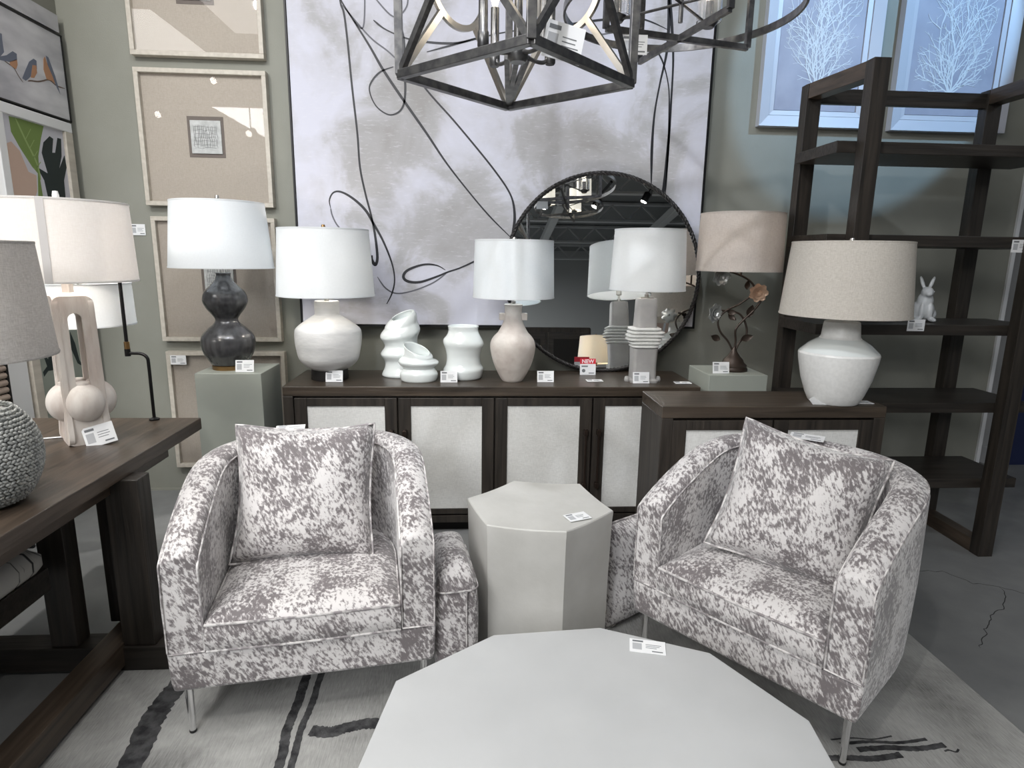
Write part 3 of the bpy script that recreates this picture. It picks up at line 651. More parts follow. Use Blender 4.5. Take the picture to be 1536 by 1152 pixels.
yz(b1, [(3.465, 2.383), (3.485, 2.379), (3.480, 2.34), (3.438, 2.30), (3.406, 2.274), (3.385, 2.26), (3.363, 2.266), (3.396, 2.314), (3.429, 2.359)], xx)
yz(b2, [(3.450, 2.35), (3.478, 2.355), (3.477, 2.321), (3.45, 2.29), (3.425, 2.285)], xx, .0012)
yz(b1, [(3.563, 2.426), (3.582, 2.423), (3.619, 2.342), (3.644, 2.259), (3.623, 2.285), (3.6, 2.33), (3.57, 2.38)], xx)
yz(b2, [(3.555, 2.42), (3.57, 2.38), (3.6, 2.33), (3.61, 2.305), (3.586, 2.312), (3.546, 2.31), (3.531, 2.351), (3.541, 2.403)], xx)
ribbon(b3, [(xx, y, z) for y, z in [(3.40, 2.262), (3.423, 2.27), (3.475, 2.28), (3.516, 2.294), (3.566, 2.311), (3.624, 2.297), (3.688, 2.3)]], .007, (1, 0, 0))
ribbon(b3, [(xx, y, z) for y, z in [(3.2, 2.33), (3.27, 2.31), (3.312, 2.299), (3.34, 2.268), (3.365, 2.247)]], .005, (1, 0, 0))
for b_, nm, m_ in ((b1, 'bird_back', 'art_blue'), (b2, 'bird_breast', 'art_orange'), (b3, 'twig', 'art_brown')):
    o = lw(b_.build(nm, m_, t), 3.2, 2.14); o['kind'] = 'stuff'
t = thing('white_ledge_picture', 'white framed picture edge above the bird painting on the left wall', 'picture', (XL, 3.2, 2.575))
lw(MB().box(XL, -2.187, 2.94, 3.70, 2.575, 2.66).build('frame', 'sky_art', t), 3.2, 2.575)
t = thing('leaf_painting', 'framed painting of green, pink and dark tropical leaves on the left wall', 'painting', (XL, 3.2, 1.5))
lw(MB().box(XL, -2.198, 3.2, 3.64, 1.2, 2.075).build('sheet', 'leaf_ground', t), 3.2, 1.5)
for i, a in enumerate(((3.14, 3.70, 2.075, 2.125, 'white_trim'), (3.14, 3.19, 1.2, 2.075, 'white_trim'), (3.638, 3.70, 1.2, 2.075, 'frame_wood'), (3.14, 3.70, 1.15, 1.2, 'white_trim'))):
    lw(MB().box(XL, -2.182, a[0], a[1], a[2], a[3]).build('frame_rail', a[4], t, bevel=.003), 3.2, 1.5)
xx = -2.198
L_ = {'art_pink': [[(3.193, 1.935), (3.242, 1.955), (3.292, 1.92), (3.333, 1.829), (3.387, 1.819), (3.378, 1.743), (3.316, 1.65), (3.2, 1.6), (3.195, 1.802)]],
 'art_green': [[(3.249, 2.07), (3.318, 2.073), (3.491, 2.072), (3.457, 2.005), (3.42, 1.915), (3.409, 1.83), (3.42, 1.6), (3.36, 1.6), (3.40, 1.83), (3.364, 1.858), (3.295, 1.937), (3.251, 2.0)]],
 'art_darkgreen': [[(3.528, 2.03), (3.554, 2.022), (3.532, 1.95), (3.557, 1.953), (3.591, 2.033), (3.619, 2.033), (3.605, 1.943), (3.57, 1.87), (3.63, 1.95), (3.636, 1.89), (3.60, 1.819), (3.595, 1.738), (3.56, 1.6), (3.47, 1.6), (3.442, 1.8), (3.40, 1.86), (3.476, 1.839), (3.45, 1.937), (3.474, 1.991)]]}
for m_, ps in L_.items():
    b = MB()
    for p in ps: yz(b, p, xx, {'art_pink': .0006, 'art_green': .001, 'art_darkgreen': .0014}[m_])
    lw(b.build('painted_leaf', m_, t), 3.2, 1.5)['kind'] = 'stuff'
b = MB(); ribbon(b, [(xx+.0012, y, z) for y, z in [(3.29, 2.07), (3.34, 1.98), (3.40, 1.88), (3.412, 1.80)]], .012, (1, 0, 0))
for k in range(4): ribbon(b, [(xx+.0012, 3.34+.02*k, 1.98-.04*k), (3*0+xx+.0012, 3.39+.014*k, 2.04-.05*k)][:2], .004, (1, 0, 0), taper=False)
lw(b.build('leaf_vein', 'art_light', t), 3.2, 1.5)['kind'] = 'stuff'
t = thing('hummingbird_painting', 'grey green painting with a dark bird, low on the left wall behind the arch lamp', 'painting', (XL, 3.3, .555))
lw(MB().box(XL, -2.187, 3.2, 3.7, .555, 1.12).build('canvas', 'hum_ground', t), 3.3, .555)
lw(MB().box(XL, -2.178, 3.14, 3.2, .5, 1.13).build('frame_rail', 'frame_wood', t, bevel=.003), 3.3, .555)
b = MB(); yz(b, [(3.231, .939), (3.271, .9), (3.296, .956), (3.314, .868), (3.311, .838), (3.259, .841), (3.224, .818), (3.22, .843), (3.256, .866), (3.246, .904)], -2.187)
yz(b, [(3.38, 1.0), (3.41, .93), (3.42, .87), (3.46, .80), (3.42, .84), (3.39, .82), (3.375, .86), (3.40, .9), (3.37, .95)], -2.187)
yz(b, [(3.47, 1.02), (3.50, .95), (3.52, .85), (3.57, .8), (3.5, .84), (3.46, .93)], -2.187)
lw(b.build('painted_bird', 'art_darkgreen', t), 3.3, .555)['kind'] = 'stuff'
t = thing('leaning_picture', 'tall white framed panel leaning behind the rope lamp on the left wall', 'panel', (-2.19, 3.04, 0))
MB().box(-.03, .0, -.055, .085, 0, 1.0).build('board', 'white_trim', t, bevel=.004)
t = thing('reed_panel', 'stack of brown rolled reeds at the far left edge behind the rope lamp', 'panel', (-2.19, 2.88, 0))
for k in range(16): MB().tube([(.0, -.16, .5+k*.034), (.0, .085, .5+k*.034)], .0155, 8).build('reed', 'reed', t, smooth=50)
MB().box(-.03, -.012, -.18, .095, 0, 1.06).box(-.02, .012, .085, .1, .0, 1.06).build('frame', 'black_metal', t)

# ------------------------------------------------------------------ desk
t = thing('desk', 'dark wood desk along the left side holding two table lamps', 'desk', (-1.6, 1.7, 0))
def D(x0, x1, y0, y1, z0, z1): return MB().box(x0+1.6, x1+1.6, y0-1.7, y1-1.7, z0, z1)
D(-2.05, -1.16, .45, 2.62, .71, .76).build('tabletop', 'wood_y', t, bevel=.003)
for y in (2.0, .75):
    D(-1.22, -1.11, y, y+.08, .1, .71).build('leg', 'wood_v', t, bevel=.003)
    D(-1.46, -1.37, y, y+.07, .1, .71).build('leg', 'wood_v', t, bevel=.003)
    D(-1.95, -1.86, y, y+.07, .1, .71).build('leg', 'wood_v', t, bevel=.003)
    D(-1.98, -1.05, y-.01, y+.08, .0095, .1).build('foot_beam', 'wood', t, bevel=.003)
D(-1.345, -1.225, 2.15, 2.25, .1, .71).build('leg', 'wood_v', t, bevel=.003)
D(-1.30, -1.215, .7, 2.25, .03, .115).build('stretcher', 'wood_y', t, bevel=.003)
D(-1.9, -1.2, .6, 2.4, .66, .71).build('apron', 'wood_y', t)
t = thing('dining_bench', 'dark framed seat with black and white streaked cushion tucked under the desk', 'bench', (-1.75, 1.6, 0))
def sv(hx, hy, r, z): return [Vector((v.x, v.y, z)) for v in rr_(hx, hy, r, z)]
MB().rings([sv(.36, .32, .04, .44), sv(.375, .335, .05, .46), sv(.375, .335, .05, .49), sv(.35, .31, .06, .52), sv(.25, .2, .06, .53), sv(.05, .05, .02, .53)]).build('cushion', 'zebra', t, smooth=60)
MB().box(-.37, .37, -.33, .33, .36, .44).build('seat_frame', 'wood', t, bevel=.004)
for x, y in ((-.33, -.29), (-.05, -.29), (-.33, .29), (-.05, .29)): MB().box(x-.025, x+.025, y-.025, y+.025, 0, .36).build('leg', 'wood_v', t, bevel=.003)

# ------------------------------------------------------------------ bookshelf
t = thing('bookshelf', 'tall dark wood open etagere with five shelves on the right', 'bookshelf', (2.15, 3.0, 0))
def K(x0, x1, y0, y1, z0, z1): return MB().box(x0-2.15, x1-2.15, y0-3, y1-3, z0, z1)
P1 = [(1.725, 2.75), (1.665, 3.17)]; P2 = [(2.585, 2.75), (2.6, 3.17)]
for (fx, fy), (bx, by) in (P1, P2):
    h = .0375
    for x, y in ((fx, fy), (bx, by)):
        K(x-h, x+h, y-.03, y+.03, 0, 2.3).build('post', 'wood_v', t, bevel=.002)
    for z0, z1 in ((2.23, 2.3), (0.0, .07)):
        MB().bar((fx-2.15, fy-3+.03, (z0+z1)/2), (bx-2.15, by-3-.03, (z0+z1)/2), .07, z1-z0).build('side_rail', 'wood_y', t, bevel=.002)
K(1.70, 2.57, 3.155, 3.185, 2.215, 2.285).build('top_rail', 'wood', t, bevel=.002)
K(1.70, 2.57, 3.155, 3.185, .12, .18).build('bottom_rail', 'wood', t, bevel=.002)
for z in (1.925, 1.525, 1.115, .735, .345):
    K(1.60, 2.735, 2.782, 3.138, z, z+.05).build('shelf', 'wood', t, bevel=.002)
SH = [1.975, 1.575, 1.165, .785, .395]
# rabbit figurine and a second one lying behind the lamp shade
def rabbit(label, loc, rz, lying=False, s=1):
    t = thing('rabbit_figurine', label, 'figurine', loc, rz, group=None)
    b = MB(); E_ = lambda c, r, R=None: b.ell(c, r, R, 18, 12)
    if not lying:
        E_((0, .0, .055), (.05, .062, .058)); E_((0, -.02, .1), (.036, .036, .05)); E_((0, -.035, .145), (.027, .033, .028)); E_((0, -.062, .138), (.015, .014, .013))
        for sx in (-1, 1):
            E_((sx*.02, -.012, .19), (.0095, .007, .037), Euler((-.15, sx*.32, 0)).to_matrix())
            E_((sx*.042, .01, .035), (.022, .042, .032)); E_((sx*.034, -.05, .012), (.014, .032, .012)); E_((sx*.018, -.052, .05), (.012, .012, .045))
        E_((0, .066, .04), (.018, .016, .018))
    else:
        E_((0, 0, .04), (.09, .05, .042)); E_((-.085, -.01, .055), (.032, .028, .028)); E_((-.07, .012, .06), (.05, .01, .014)); E_((-.07, -.02, .06), (.05, .01, .014)); E_((.06, -.04, .015), (.03, .015, .014)); E_((-.04, -.045, .012), (.03, .012, .012))
    o = b.build('body', 'rabbit', t); r = o.modifiers.new('remesh', 'REMESH'); r.mode = 'VOXEL'; r.voxel_size = .0042; r.use_smooth_shade = True
    s_ = o.modifiers.new('smooth', 'SMOOTH'); s_.iterations = 3; s_.factor = .6
    if not lying:
        e = MB()
        for sx in (-1, 1): e.ell((sx*.0235, -.048, .15), (.0035, .0035, .0035), None, 8, 6)
        e.build('eye', 'cardgrey', t)
rabbit('white ceramic rabbit sitting upright on the middle bookshelf', (2.235, 2.95, SH[2]), radians(-20))
rabbit('white ceramic rabbit lying low, mostly hidden behind the beige lamp shade', (2.04, 2.96, SH[2]), 0, True)

# ------------------------------------------------------------------ mirror
R_ = .57; tilt = radians(6.2)
t = thing('round_mirror', 'large round mirror in a twisted black iron rim leaning on the sideboard', 'mirror', (.745, 3.50, .80), rot=(-tilt, 0, 0))
n = 96
MB().rings([[Vector(((R_-.015)*cos(2*pi*k/n), y, R_+(R_-.015)*sin(2*pi*k/n))) for k in range(n)] for y in (0, .008)]).build('mirror_glass', 'mirror', t)
MB().rings([[Vector(((R_-.004)*cos(2*pi*k/n), y, R_+(R_-.004)*sin(2*pi*k/n))) for k in range(n)] for y in (.009, .014)]).build('back_board', 'black_metal', t)
b = MB(); m_ = 520
for ph in (0, 2*pi/3, 4*pi/3):
    pts = []
    for k in range(m_):
        a = 2*pi*k/m_; u = 52*a+ph; rr = R_-.008+.0065*cos(u); pts.append((rr*cos(a), .004+.0065*sin(u)-.004, R_+rr*sin(a)))
    b.tube(pts, .0068, 6, closed=True)
b.build('twisted_rim', 'iron', t, smooth=60)

# ------------------------------------------------------------------ lamps
def shade(t, zb, zt, rb, rt_, m, cx=0, cy=0, squarish=0, seam=None, fin='nickel', harp=True, fin_h=.03):
    prof = [(rb, zb), (rb+(rt_-rb)*.5, (zb+zt)/2), (rt_, zt), (rt_-.003, zt-.0005), (rb+(rt_-rb)*.5-.003, (zb+zt)/2), (rb-.003, zb+.0005), (rb, zb)]
    o = MB().lathe(prof, 64, (cx, cy), cap=False).build('shade', m, t, smooth=50)
    MB().lathe([(rb+.001, zb-.001), (rb+.0018, zb+.003), (rb+.001, zb+.006), (rb-.004, zb+.003), (rb+.001, zb-.001)], 64, (cx, cy), cap=False).build('shade_trim', m, o, smooth=60)
    MB().lathe([(rt_+.001, zt-.006), (rt_+.0018, zt-.003), (rt_+.001, zt+.001), (rt_-.004, zt-.003), (rt_+.001, zt-.006)], 64, (cx, cy), cap=False).build('shade_trim', m, o, smooth=60)
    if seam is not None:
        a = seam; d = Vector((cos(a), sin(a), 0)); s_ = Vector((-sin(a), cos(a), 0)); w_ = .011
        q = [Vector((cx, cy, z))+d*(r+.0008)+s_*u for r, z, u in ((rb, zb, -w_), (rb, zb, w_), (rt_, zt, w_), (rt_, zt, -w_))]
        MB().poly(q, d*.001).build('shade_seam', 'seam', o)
    h = MB()
    for k in range(3): h.tube([(cx, cy, zt-.012), (cx+(rt_-.002)*cos(2*pi*k/3+.4), cy+(rt_-.002)*sin(2*pi*k/3+.4), zt-.006)], .0018, 6)
    h.tube([(cx+.0, cy, zb+.02)]+[(cx+.045*sin(a), cy, zb+.02+(zt-zb-.03)*(.5-.5*cos(a))) for a in (.6, 1.1, 1.6, 2.1, 2.6)]+[(cx, cy, zt-.008)], .002, 6)
    h.build('harp', 'nickel', t, smooth=60)
    MB().lathe([(.004, zt-.014), (.004, zt+.002), (.010, zt+.004), (.0105, zt+fin_h*.6), (.008, zt+fin_h), (.001, zt+fin_h+.001)], 20, (cx, cy)).build('finial', fin, t, smooth=40)
    return o
def lit(t, z, e, col=(1, .82, .62)):
    l = bpy.data.lights.new('bulb_light', 'POINT'); l.energy = e; l.color = col; l.shadow_soft_size = .035
    o = bpy.data.objects.new('bulb_light', l); C.objects.link(o); o.parent = t; o.location = (.0, 0, z)
def socket(t, z0, z1, m='nickel', bulb=True, r=.012):
    MB().lathe([(r, z0), (r, z0+.015), (r*.55, z0+.018), (r*.55, z1-.05), (.017, z1-.045), (.017, z1), (.002, z1+.001)], 20).build('socket', m, t, smooth=40)

# dark gourd lamp on the left pedestal
t = thing('gourd_lamp', 'dark grey ribbed double gourd lamp with white shade on the left pedestal', 'lamp', (-1.247, 3.2, .87))
def smooth_prof(pr, n=8): return [(max(.0005, p.x), p.y) for p in (Vector((v.x, v.y)) for v in cr([(r, z, 0) for r, z in pr], n))]
MB().lathe(smooth_prof([(.086, .025), (.098, .045), (.12, .085), (.130, .13), (.122, .172), (.09, .208), (.062, .232), (.054, .252), (.066, .275), (.092, .31), (.106, .348), (.096, .388), (.066, .42), (.044, .445), (.034, .468), (.036, .482), (.03, .484)]), 64, rf=lambda a, z: 1+.03*(abs(cos(a*4))**.6-.6)*(1 if z > .03 else 0)).build('gourd_body', 'gourd', t, smooth=60)
MB().lathe([(.083, 0), (.085, .004), (.085, .022), (.075, .026)], 48).build('base_plate', 'brass', t, smooth=40)
socket(t, .484, .56)
shade(t, .507, .822, .242, .213, 'shade_white', fin='nickel', fin_h=.033)
MB().lathe([(.022, .824), (.02, .832), (.006, .846), (.003, .852)], 20).build('finial_cap', 'nickel', t, smooth=40)
lit(t, .66, 2.0, (.9, .95, 1))
# white pottery lamp
t = thing('pottery_lamp', 'round white plaster pottery lamp on a black foot at the left end of the sideboard', 'lamp', (-.766, 3.29, .80))
MB().lathe(smooth_prof([(.092, .055), (.125, .075), (.152, .11), (.164, .16), (.17, .2), (.17, .245), (.162, .27), (.13, .298), (.08, .332), (.064, .343), (.0635, .375), (.062, .41), (.055, .412)]), 48, rf=lambda a, z: 1+.018*cos(4*a+.6)*(1 if z < .3 else .3)+.004*sin(3*a+30*z)).build('pot', 'white_matt', t, smooth=50)
MB().lathe([(.095, 0), (.097, .003), (.095, .056), (.08, .058)], 40).build('black_foot', 'black_foot', t, smooth=40)
socket(t, .41, .5)
shade(t, .44, .777, .247, .226, 'shade_white', fin='brass', fin_h=.022)
lit(t, .56, 3.2, (1, .9, .78))
# washed terracotta bottle lamp
t = thing('terracotta_lamp', 'washed terracotta bottle lamp with small neck lugs in front of the mirror', 'lamp', (.209, 3.24, .80))
MB().lathe(smooth_prof([(.052, 0), (.062, .012), (.08, .045), (.1, .09), (.114, .14), (.120, .185), (.115, .215), (.1, .24), (.082, .258)], 6)+smooth_prof([(.080, .26), (.066, .285), (.052, .315), (.047, .345), (.045, .375), (.047, .40), (.048, .408), (.03, .41)], 5), 48, rf=lambda a, z: 1+.006*sin(3*a+20*z)).build('bottle', 'terra', t, smooth=40)
for sx in (-1, 1): MB().box(sx*.058-.016, sx*.058+.016, -.017, .017, .325, .362).build('neck_lug', 'terra', t, bevel=.004)
socket(t, .41, .5, 'nickel')
shade(t, .444, .735, .212, .203, 'shade_white', fin_h=.015)
lit(t, .56, 1.6, (.85, .95, 1))
# stacked totem lamp
t = thing('totem_lamp', 'grey stacked-disc totem lamp with white shade standing before the mirror', 'lamp', (.915, 3.235, .80))
def rect_ring(hx, hy, z, r=.02, dx=0): return [v+Vector((dx, 0, 0)) for v in rr_(hx, hy, r, z, 4)]
MB().rings([rect_ring(.075, .06, .0), rect_ring(.078, .062, .012), rect_ring(.066, .052, .02), rect_ring(.064, .052, .1), rect_ring(.068, .052, .185)]).build('lower_column', 'grey_ceramic', t, smooth=40)
for sx in (-1, 1): MB().lathe([(.012, .0), (.016, .01), (.012, .025), (.004, .03)], 14, (sx*.085, -.01)).build('foot_knob', 'grey_ceramic', t, smooth=50)
for i, (hx, dx) in enumerate(((.075, .0), (.085, .004), (.093, -.004), (.10, .002), (.096, .006), (.084, -.002))):
    z = .185+i*.0185; MB().rings([rect_ring(hx-.012, .05, z, .03, dx), rect_ring(hx, .062, z+.006, .035, dx), rect_ring(hx, .062, z+.012, .035, dx), rect_ring(hx-.012, .05, z+.018, .03, dx)]).build('disc', 'crackle', t, smooth=50)
MB().rings([rect_ring(.057, .048, .296), rect_ring(.055, .046, .35), rect_ring(.052, .044, .44), rect_ring(.05, .042, .447)]).build('upper_column', 'grey_ceramic', t, smooth=40)
MB().box(-.035, .035, -.02, .02, .447, .453).build('cap_plate', 'nickel', t)
socket(t, .453, .54)
shade(t, .49, .80, .198, .182, 'shade_white', fin_h=.01)
lit(t, .62, 3.6, (1, .93, .86))
# facet lamp on the right cabinet
t = thing('ceramic_lamp', 'white ceramic jar lamp with oatmeal linen shade on the right cabinet', 'lamp', (1.548, 2.497, .86))
t.scale = (.92, .92, .92)
pr = [(.104, 0), (.112, .01), (.126, .04), (.15, .11), (.168, .195), (.172, .228), (.168, .237), (.13, .272), (.09, .298), (.084, .306), (.0825, .312), (.078, .36), (.074, .376), (.05, .379)]
MB().lathe(pr, 40, rf=lambda a, z: 1+.006*cos(6*a)).build('jar', 'crackle', t, smooth=26, bevel=.003)
MB().lathe([(.1685, .2375), (.131, .2735), (.0905, .299)], 40, cap=False, rf=lambda a, z: 1+.006*cos(6*a)).build('glazed_shoulder', 'white_glaze', t, smooth=30)
socket(t, .379, .46)
shade(t, .405, .728, .272, .245, 'shade_beige', fin_h=.018)
# flower lamp on the right pedestal
t = thing('flower_lamp', 'bronze flower stem lamp with rose linen shade on the right pedestal', 'lamp', (1.395, 3.19, .87))
MB().lathe([(.075, 0), (.077, .01), (.07, .022), (.072, .03), (.055, .045), (.05, .06), (.034, .075), (.018, .1), (.008, .125)], 32).build('base', 'bronze_stem', t, smooth=40)
b = MB()
b.tube(cr([(0, 0, .1), (.004, 0, .16), (-.005, -.01, .22), (.03, -.012, .27), (.075, -.02, .32), (.11, -.02, .37), (.105, -.02, .4)], 6), .006, 8)
b.tube(cr([(-.01, 0, .11), (-.04, .0, .16), (-.085, .0, .21), (-.1, .0, .27), (-.06, .0, .32), (.0, .0, .35), (.06, -.02, .40), (.095, -.01, .42)], 6), .0055, 8)
b.tube(cr([(.006, 0, .1), (.03, .01, .15), (.065, .01, .19), (.055, .01, .25), (.02, .01, .3), (-.03, .01, .315), (-.085, 0, .32)], 6), .0055, 8)
b.tube(cr([(.095, -.01, .42), (.06, 0, .47), (.01, 0, .5), (-.05, 0, .52), (-.07, 0, .52)], 6), .0055, 8)
b.tube([(.0, 0, .5), (.005, 0, .56), (0, 0, .62)], .006, 8)
b.build('stem', 'bronze_stem', t, smooth=60)
def leaf(t, p, a, L=.055):
    R = Euler((0, a, 0)).to_matrix(); vs = []; n = 6
    for i in range(n+1):
        u = i/n; w_ = .35*L*sin(pi*u)**.8*(1-.3*u)
        for s_, y in ((-1, -.006), (0, .0), (1, -.006)): vs.append(Vector(p)+R @ Vector((s_*w_, y-.012*u*u, u*L)))
    for i in range(n+1):
        u = i/n; w_ = .35*L*sin(pi*u)**.8*(1-.3*u)
        for s_, y in ((-1, -.006), (0, .0), (1, -.006)): vs.append(Vector(p)+R @ Vector((s_*w_, y-.012*u*u+.002, u*L)))
    k = 3*(n+1); fs = []
    for i in range(n):
        for j in (0, 1):
            a_ = i*3+j; fs += [(a_, a_+1, a_+4, a_+3), (k+a_+3, k+a_+4, k+a_+1, k+a_)]
        fs += [(i*3, i*3+3, k+i*3+3, k+i*3), (i*3+2, k+i*3+2, k+i*3+5, i*3+5)]
    MB().add(vs, fs).build('leaf', 'bronze_stem', t, smooth=60)
for p, a, L in (((-.082, 0, .165), -1.2, .06), ((.03, 0, .165), 1.2, .065), ((-.06, -.005, .315), 1.7, .05), ((.055, -.015, .285), .15, .07), ((.085, -.015, .40), 1.9, .04), ((.04, 0, .43), -.1, .05), ((-.05, 0, .30), 2.2, .05)): leaf(t, p, a, L)
def flower(t, p, m, s=.05, rot=(0, 0, 0)):
    c = MB().ell((0, 0, 0), (.009, .009, .009), None, 10, 7).build('flower', m, t, smooth=60); c.location = p; c.rotation_euler = rot
    for lay, (nn_, L, op) in enumerate(((7, s, .25), (6, s*.78, .6), (5, s*.5, 1.0))):
        for k in range(nn_):
            a = 2*pi*k/nn_+lay*.4; vs = []
            for i in range(5):
                u = i/4; w_ = L*.42*sin(pi*min(1, .12+u*.80))**.8
                r = L*u*cos(op*.9*u+.0); y = -L*u*sin(op)*.9-.003*lay
                for s_ in (-1, 0, 1):
                    ca, sa = cos(a), sin(a); q = s_*w_; vs.append((r*ca-q*sa, y-.12*L*abs(s_), r*sa+q*ca))
            k2 = len(vs); vs += [(x, y+.0014, z) for x, y, z in vs]; fs = []
            for i in range(4):
                for j in (0, 1):
                    a_ = i*3+j; fs += [(a_, a_+1, a_+4, a_+3), (k2+a_+3, k2+a_+4, k2+a_+1, k2+a_)]
                fs += [(i*3, i*3+3, k2+i*3+3, k2+i*3), (i*3+2, k2+i*3+2, k2+i*3+5, i*3+5)]
            fs += [(12, 13, k2+13, k2+12), (13, 14, k2+14, k2+13)]
            MB().add(vs, fs).build('petal', m, c, smooth=60)
flower(t, (.088, -.03, .418), 'petal_orange', .05, (.1, 0, -.2))
flower(t, (-.14, -.02, .31), 'petal_silver', .052, (.1, 0, .5))
flower(t, (-.115, -.02, .502), 'petal_silver', .052, (.3, 0, .2))
MB().lathe([(.03, -.006), (.012, .002)], 16, (0, 0)).build('flower_cup', 'bronze_stem', t).location = (.088, -.01, .40)
socket(t, .6, .68, 'brass', r=.008)
shade(t, .525, .815, .215, .208, 'shade_pink', cx=-.015, fin_h=.002)
lit(t, .68, 2.6, (1, .92, .84))
# arch lamp on the desk
t = thing('arch_lamp', 'whitewashed arch lamp with globes and wide cream shade on the desk', 'lamp', (-1.435, 2.295, .76))
body = bpy.data.objects.new('arch_base', None)
def plate(rz):
    w0, H_, T_ = .068, .535, .017; n = 56; Z = Euler((0, 0, rz)).to_matrix(); sw, s0, s1 = .0215, .105, .475
    def contour(hx, z0, z1, rad, nn):
        P_ = []; c_ = [(hx-rad, z0+rad, -90), (hx-rad, z1-rad, 0), (-hx+rad, z1-rad, 90), (-hx+rad, z0+rad, 180)]
        for x, z, a0 in c_: P_ += [(x+rad*cos(radians(a0+q*9)), z+rad*sin(radians(a0+q*9))) for q in range(11)]
        P_.append(P_[0]); d_ = [0]
        for a, b_ in zip(P_, P_[1:]): d_.append(d_[-1]+math.dist(a, b_))
        o_ = []; k_ = 0
        for q in range(nn):
            u = d_[-1]*q/nn
            while d_[k_+1] < u: k_ += 1
            f_ = (u-d_[k_])/max(1e-9, d_[k_+1]-d_[k_]); o_.append((P_[k_][0]+(P_[k_+1][0]-P_[k_][0])*f_, P_[k_][1]+(P_[k_+1][1]-P_[k_][1])*f_))
        return o_
    n = 120
    outr = [(x*(1-.10*(z/H_)+.10*max(0, 1-z/.12)), z) for x, z in contour(w0, 0, H_, .028, n)]; innr = contour(sw, s0, s1, sw*.98, n)
    v = []
    for y in (-w0+.004, -w0+T_+.004): v += [Z @ Vector((x, y*(1-.08*(z/H_)), z)) for x, z in outr]+[Z @ Vector((x, y*(1-.08*(z/H_)), z)) for x, z in innr]
    f = []
    for k in range(n):
        j = (k+1) % n; f += [(k, j, n+j, n+k), (2*n+k, 3*n+k, 3*n+j, 2*n+j), (k, 2*n+k, 2*n+j, j), (n+k, n+j, 3*n+j, 3*n+k)]
    return v, f
r0 = radians(41)
for k in range(4):
    v, f = plate(r0+k*pi/2); MB().add(v, f).build('arch_side', 'travertine', t, smooth=35, bevel=.003)
b = MB().rings([rr_(.058, .058, .02, .505), rr_(.058, .058, .025, .528), rr_(.045, .045, .025, .541), rr_(.015, .015, .01, .545)]); o = b.build('arch_crown', 'travertine', t, smooth=50); o.rotation_euler = (0, 0, r0)
b = MB().rings([rr_(.055, .055, .01, .0), rr_(.055, .055, .01, .06)]); o = b.build('plinth_block', 'travertine', t); o.rotation_euler = (0, 0, r0)
for k in range(4):
    a = r0+k*pi/2; d = Vector((sin(a), -cos(a), 0))*.045; MB().ell((d.x, d.y, .152), (.064, .064, .072), None, 32, 20).build('globe', 'travertine', t, smooth=80)
    MB().lathe([(.028, .205), (.024, .226), (.02, .228)], 24, (d.x, d.y)).build('globe_neck', 'travertine', t, smooth=40)
MB().box(-.013, .013, -.013, .013, .54, .60).build('neck', 'travertine', t, bevel=.002)
socket(t, .6, .66, 'brass')
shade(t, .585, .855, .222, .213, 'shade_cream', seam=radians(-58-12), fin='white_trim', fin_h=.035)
lit(t, .7, 6, (1, .92, .84))
# rope lamp
t = thing('rope_lamp', 'grey braided rope globe lamp with grey linen shade in the left foreground', 'lamp', (-1.345, 1.68, .76))
RB, HB = .148, .285
MB().lathe(smooth_prof([(.07, 0), (.095, .015), (.125, .06), (.140, .13), (.138, .17), (.118, .225), (.085, .258), (.05, .275), (.03, .3), (.028, .33)], 5), 40).build('core', 'rope', t, smooth=60)
b = MB(); rows = 27
for i in range(rows):
    u = (i+.5)/rows; th = pi*(.12+.80*(1-u)); z = .142+.142*cos(th)*1.0; r = .148*sin(th)**.85
    z = .012+(.262)*(u); rr = max(.05, .146*(max(.02, 1-((z-.14)/.165)**2))**.5)
    nb = max(16, int(2*pi*rr/.0125))
    for k in range(nb):
        a = 2*pi*(k+(.5 if i % 2 else 0))/nb+random.uniform(-.01, .01); tw = .55 if i % 2 else -.55
        R = Euler((0, 0, a)).to_matrix() @ Euler((tw, 0, 0)).to_matrix()
        b.ell((rr*cos(a), rr*sin(a), z+random.uniform(-.001, .001)), (.0045, .0085, .0046), R, 7, 5)
b.build('braided_cord', 'rope', t, smooth=80)['kind'] = 'stuff'
socket(t, .33, .42)
shade(t, .412, .712, .213, .19, 'shade_grey', fin='bronze', fin_h=.012)
lit(t, .56, 1.6, (1, .95, .9))  # weak light added inside to make the grey shade brighter
# swing arm lamp on the desk behind
t = thing('swing_arm_lamp', 'black swing arm lamp with brass joint and white drum shade behind the arch lamp', 'lamp', (-1.335, 2.585, .76))
MB().lathe([(.02, 0), (.02, .006), (.006, .012)], 20).build('foot', 'black_metal', t, smooth=40)
MB().tube(cr([(.0, 0, 0), (.0, 0, .12), (.0, 0, .235), (-.004, 0, .265), (-.025, 0, .28), (-.055, 0, .282), (-.075, 0, .282)], 6), .0065, 10).build('lower_arm', 'black_metal', t, smooth=60)
MB().lathe([(.011, .27), (.011, .30)], 20, (-.078, 0)).build('knuckle', 'black_metal', t, smooth=40)
MB().lathe([(.0105, .30), (.0105, .33)], 20, (-.078, 0)).build('brass_joint', 'brass', t, smooth=40)
MB().tube([(-.078, 0, .33), (-.078, 0, .6)], .007, 10).tube([(-.078, 0, .6), (-.30, .1, .6)], .005, 8).tube([(-.30, .1, .6), (-.30, .1, .5)], .005, 8).build('upper_arm', 'black_metal', t, smooth=60)
shade(t, .385, .56, .185, .18, 'shade_white', cx=-.30, cy=.12, fin_h=.01)
l = bpy.data.lights.new('bulb_light', 'POINT'); l.energy = 3; l.color = (1, .93, .85); l.shadow_soft_size = .03
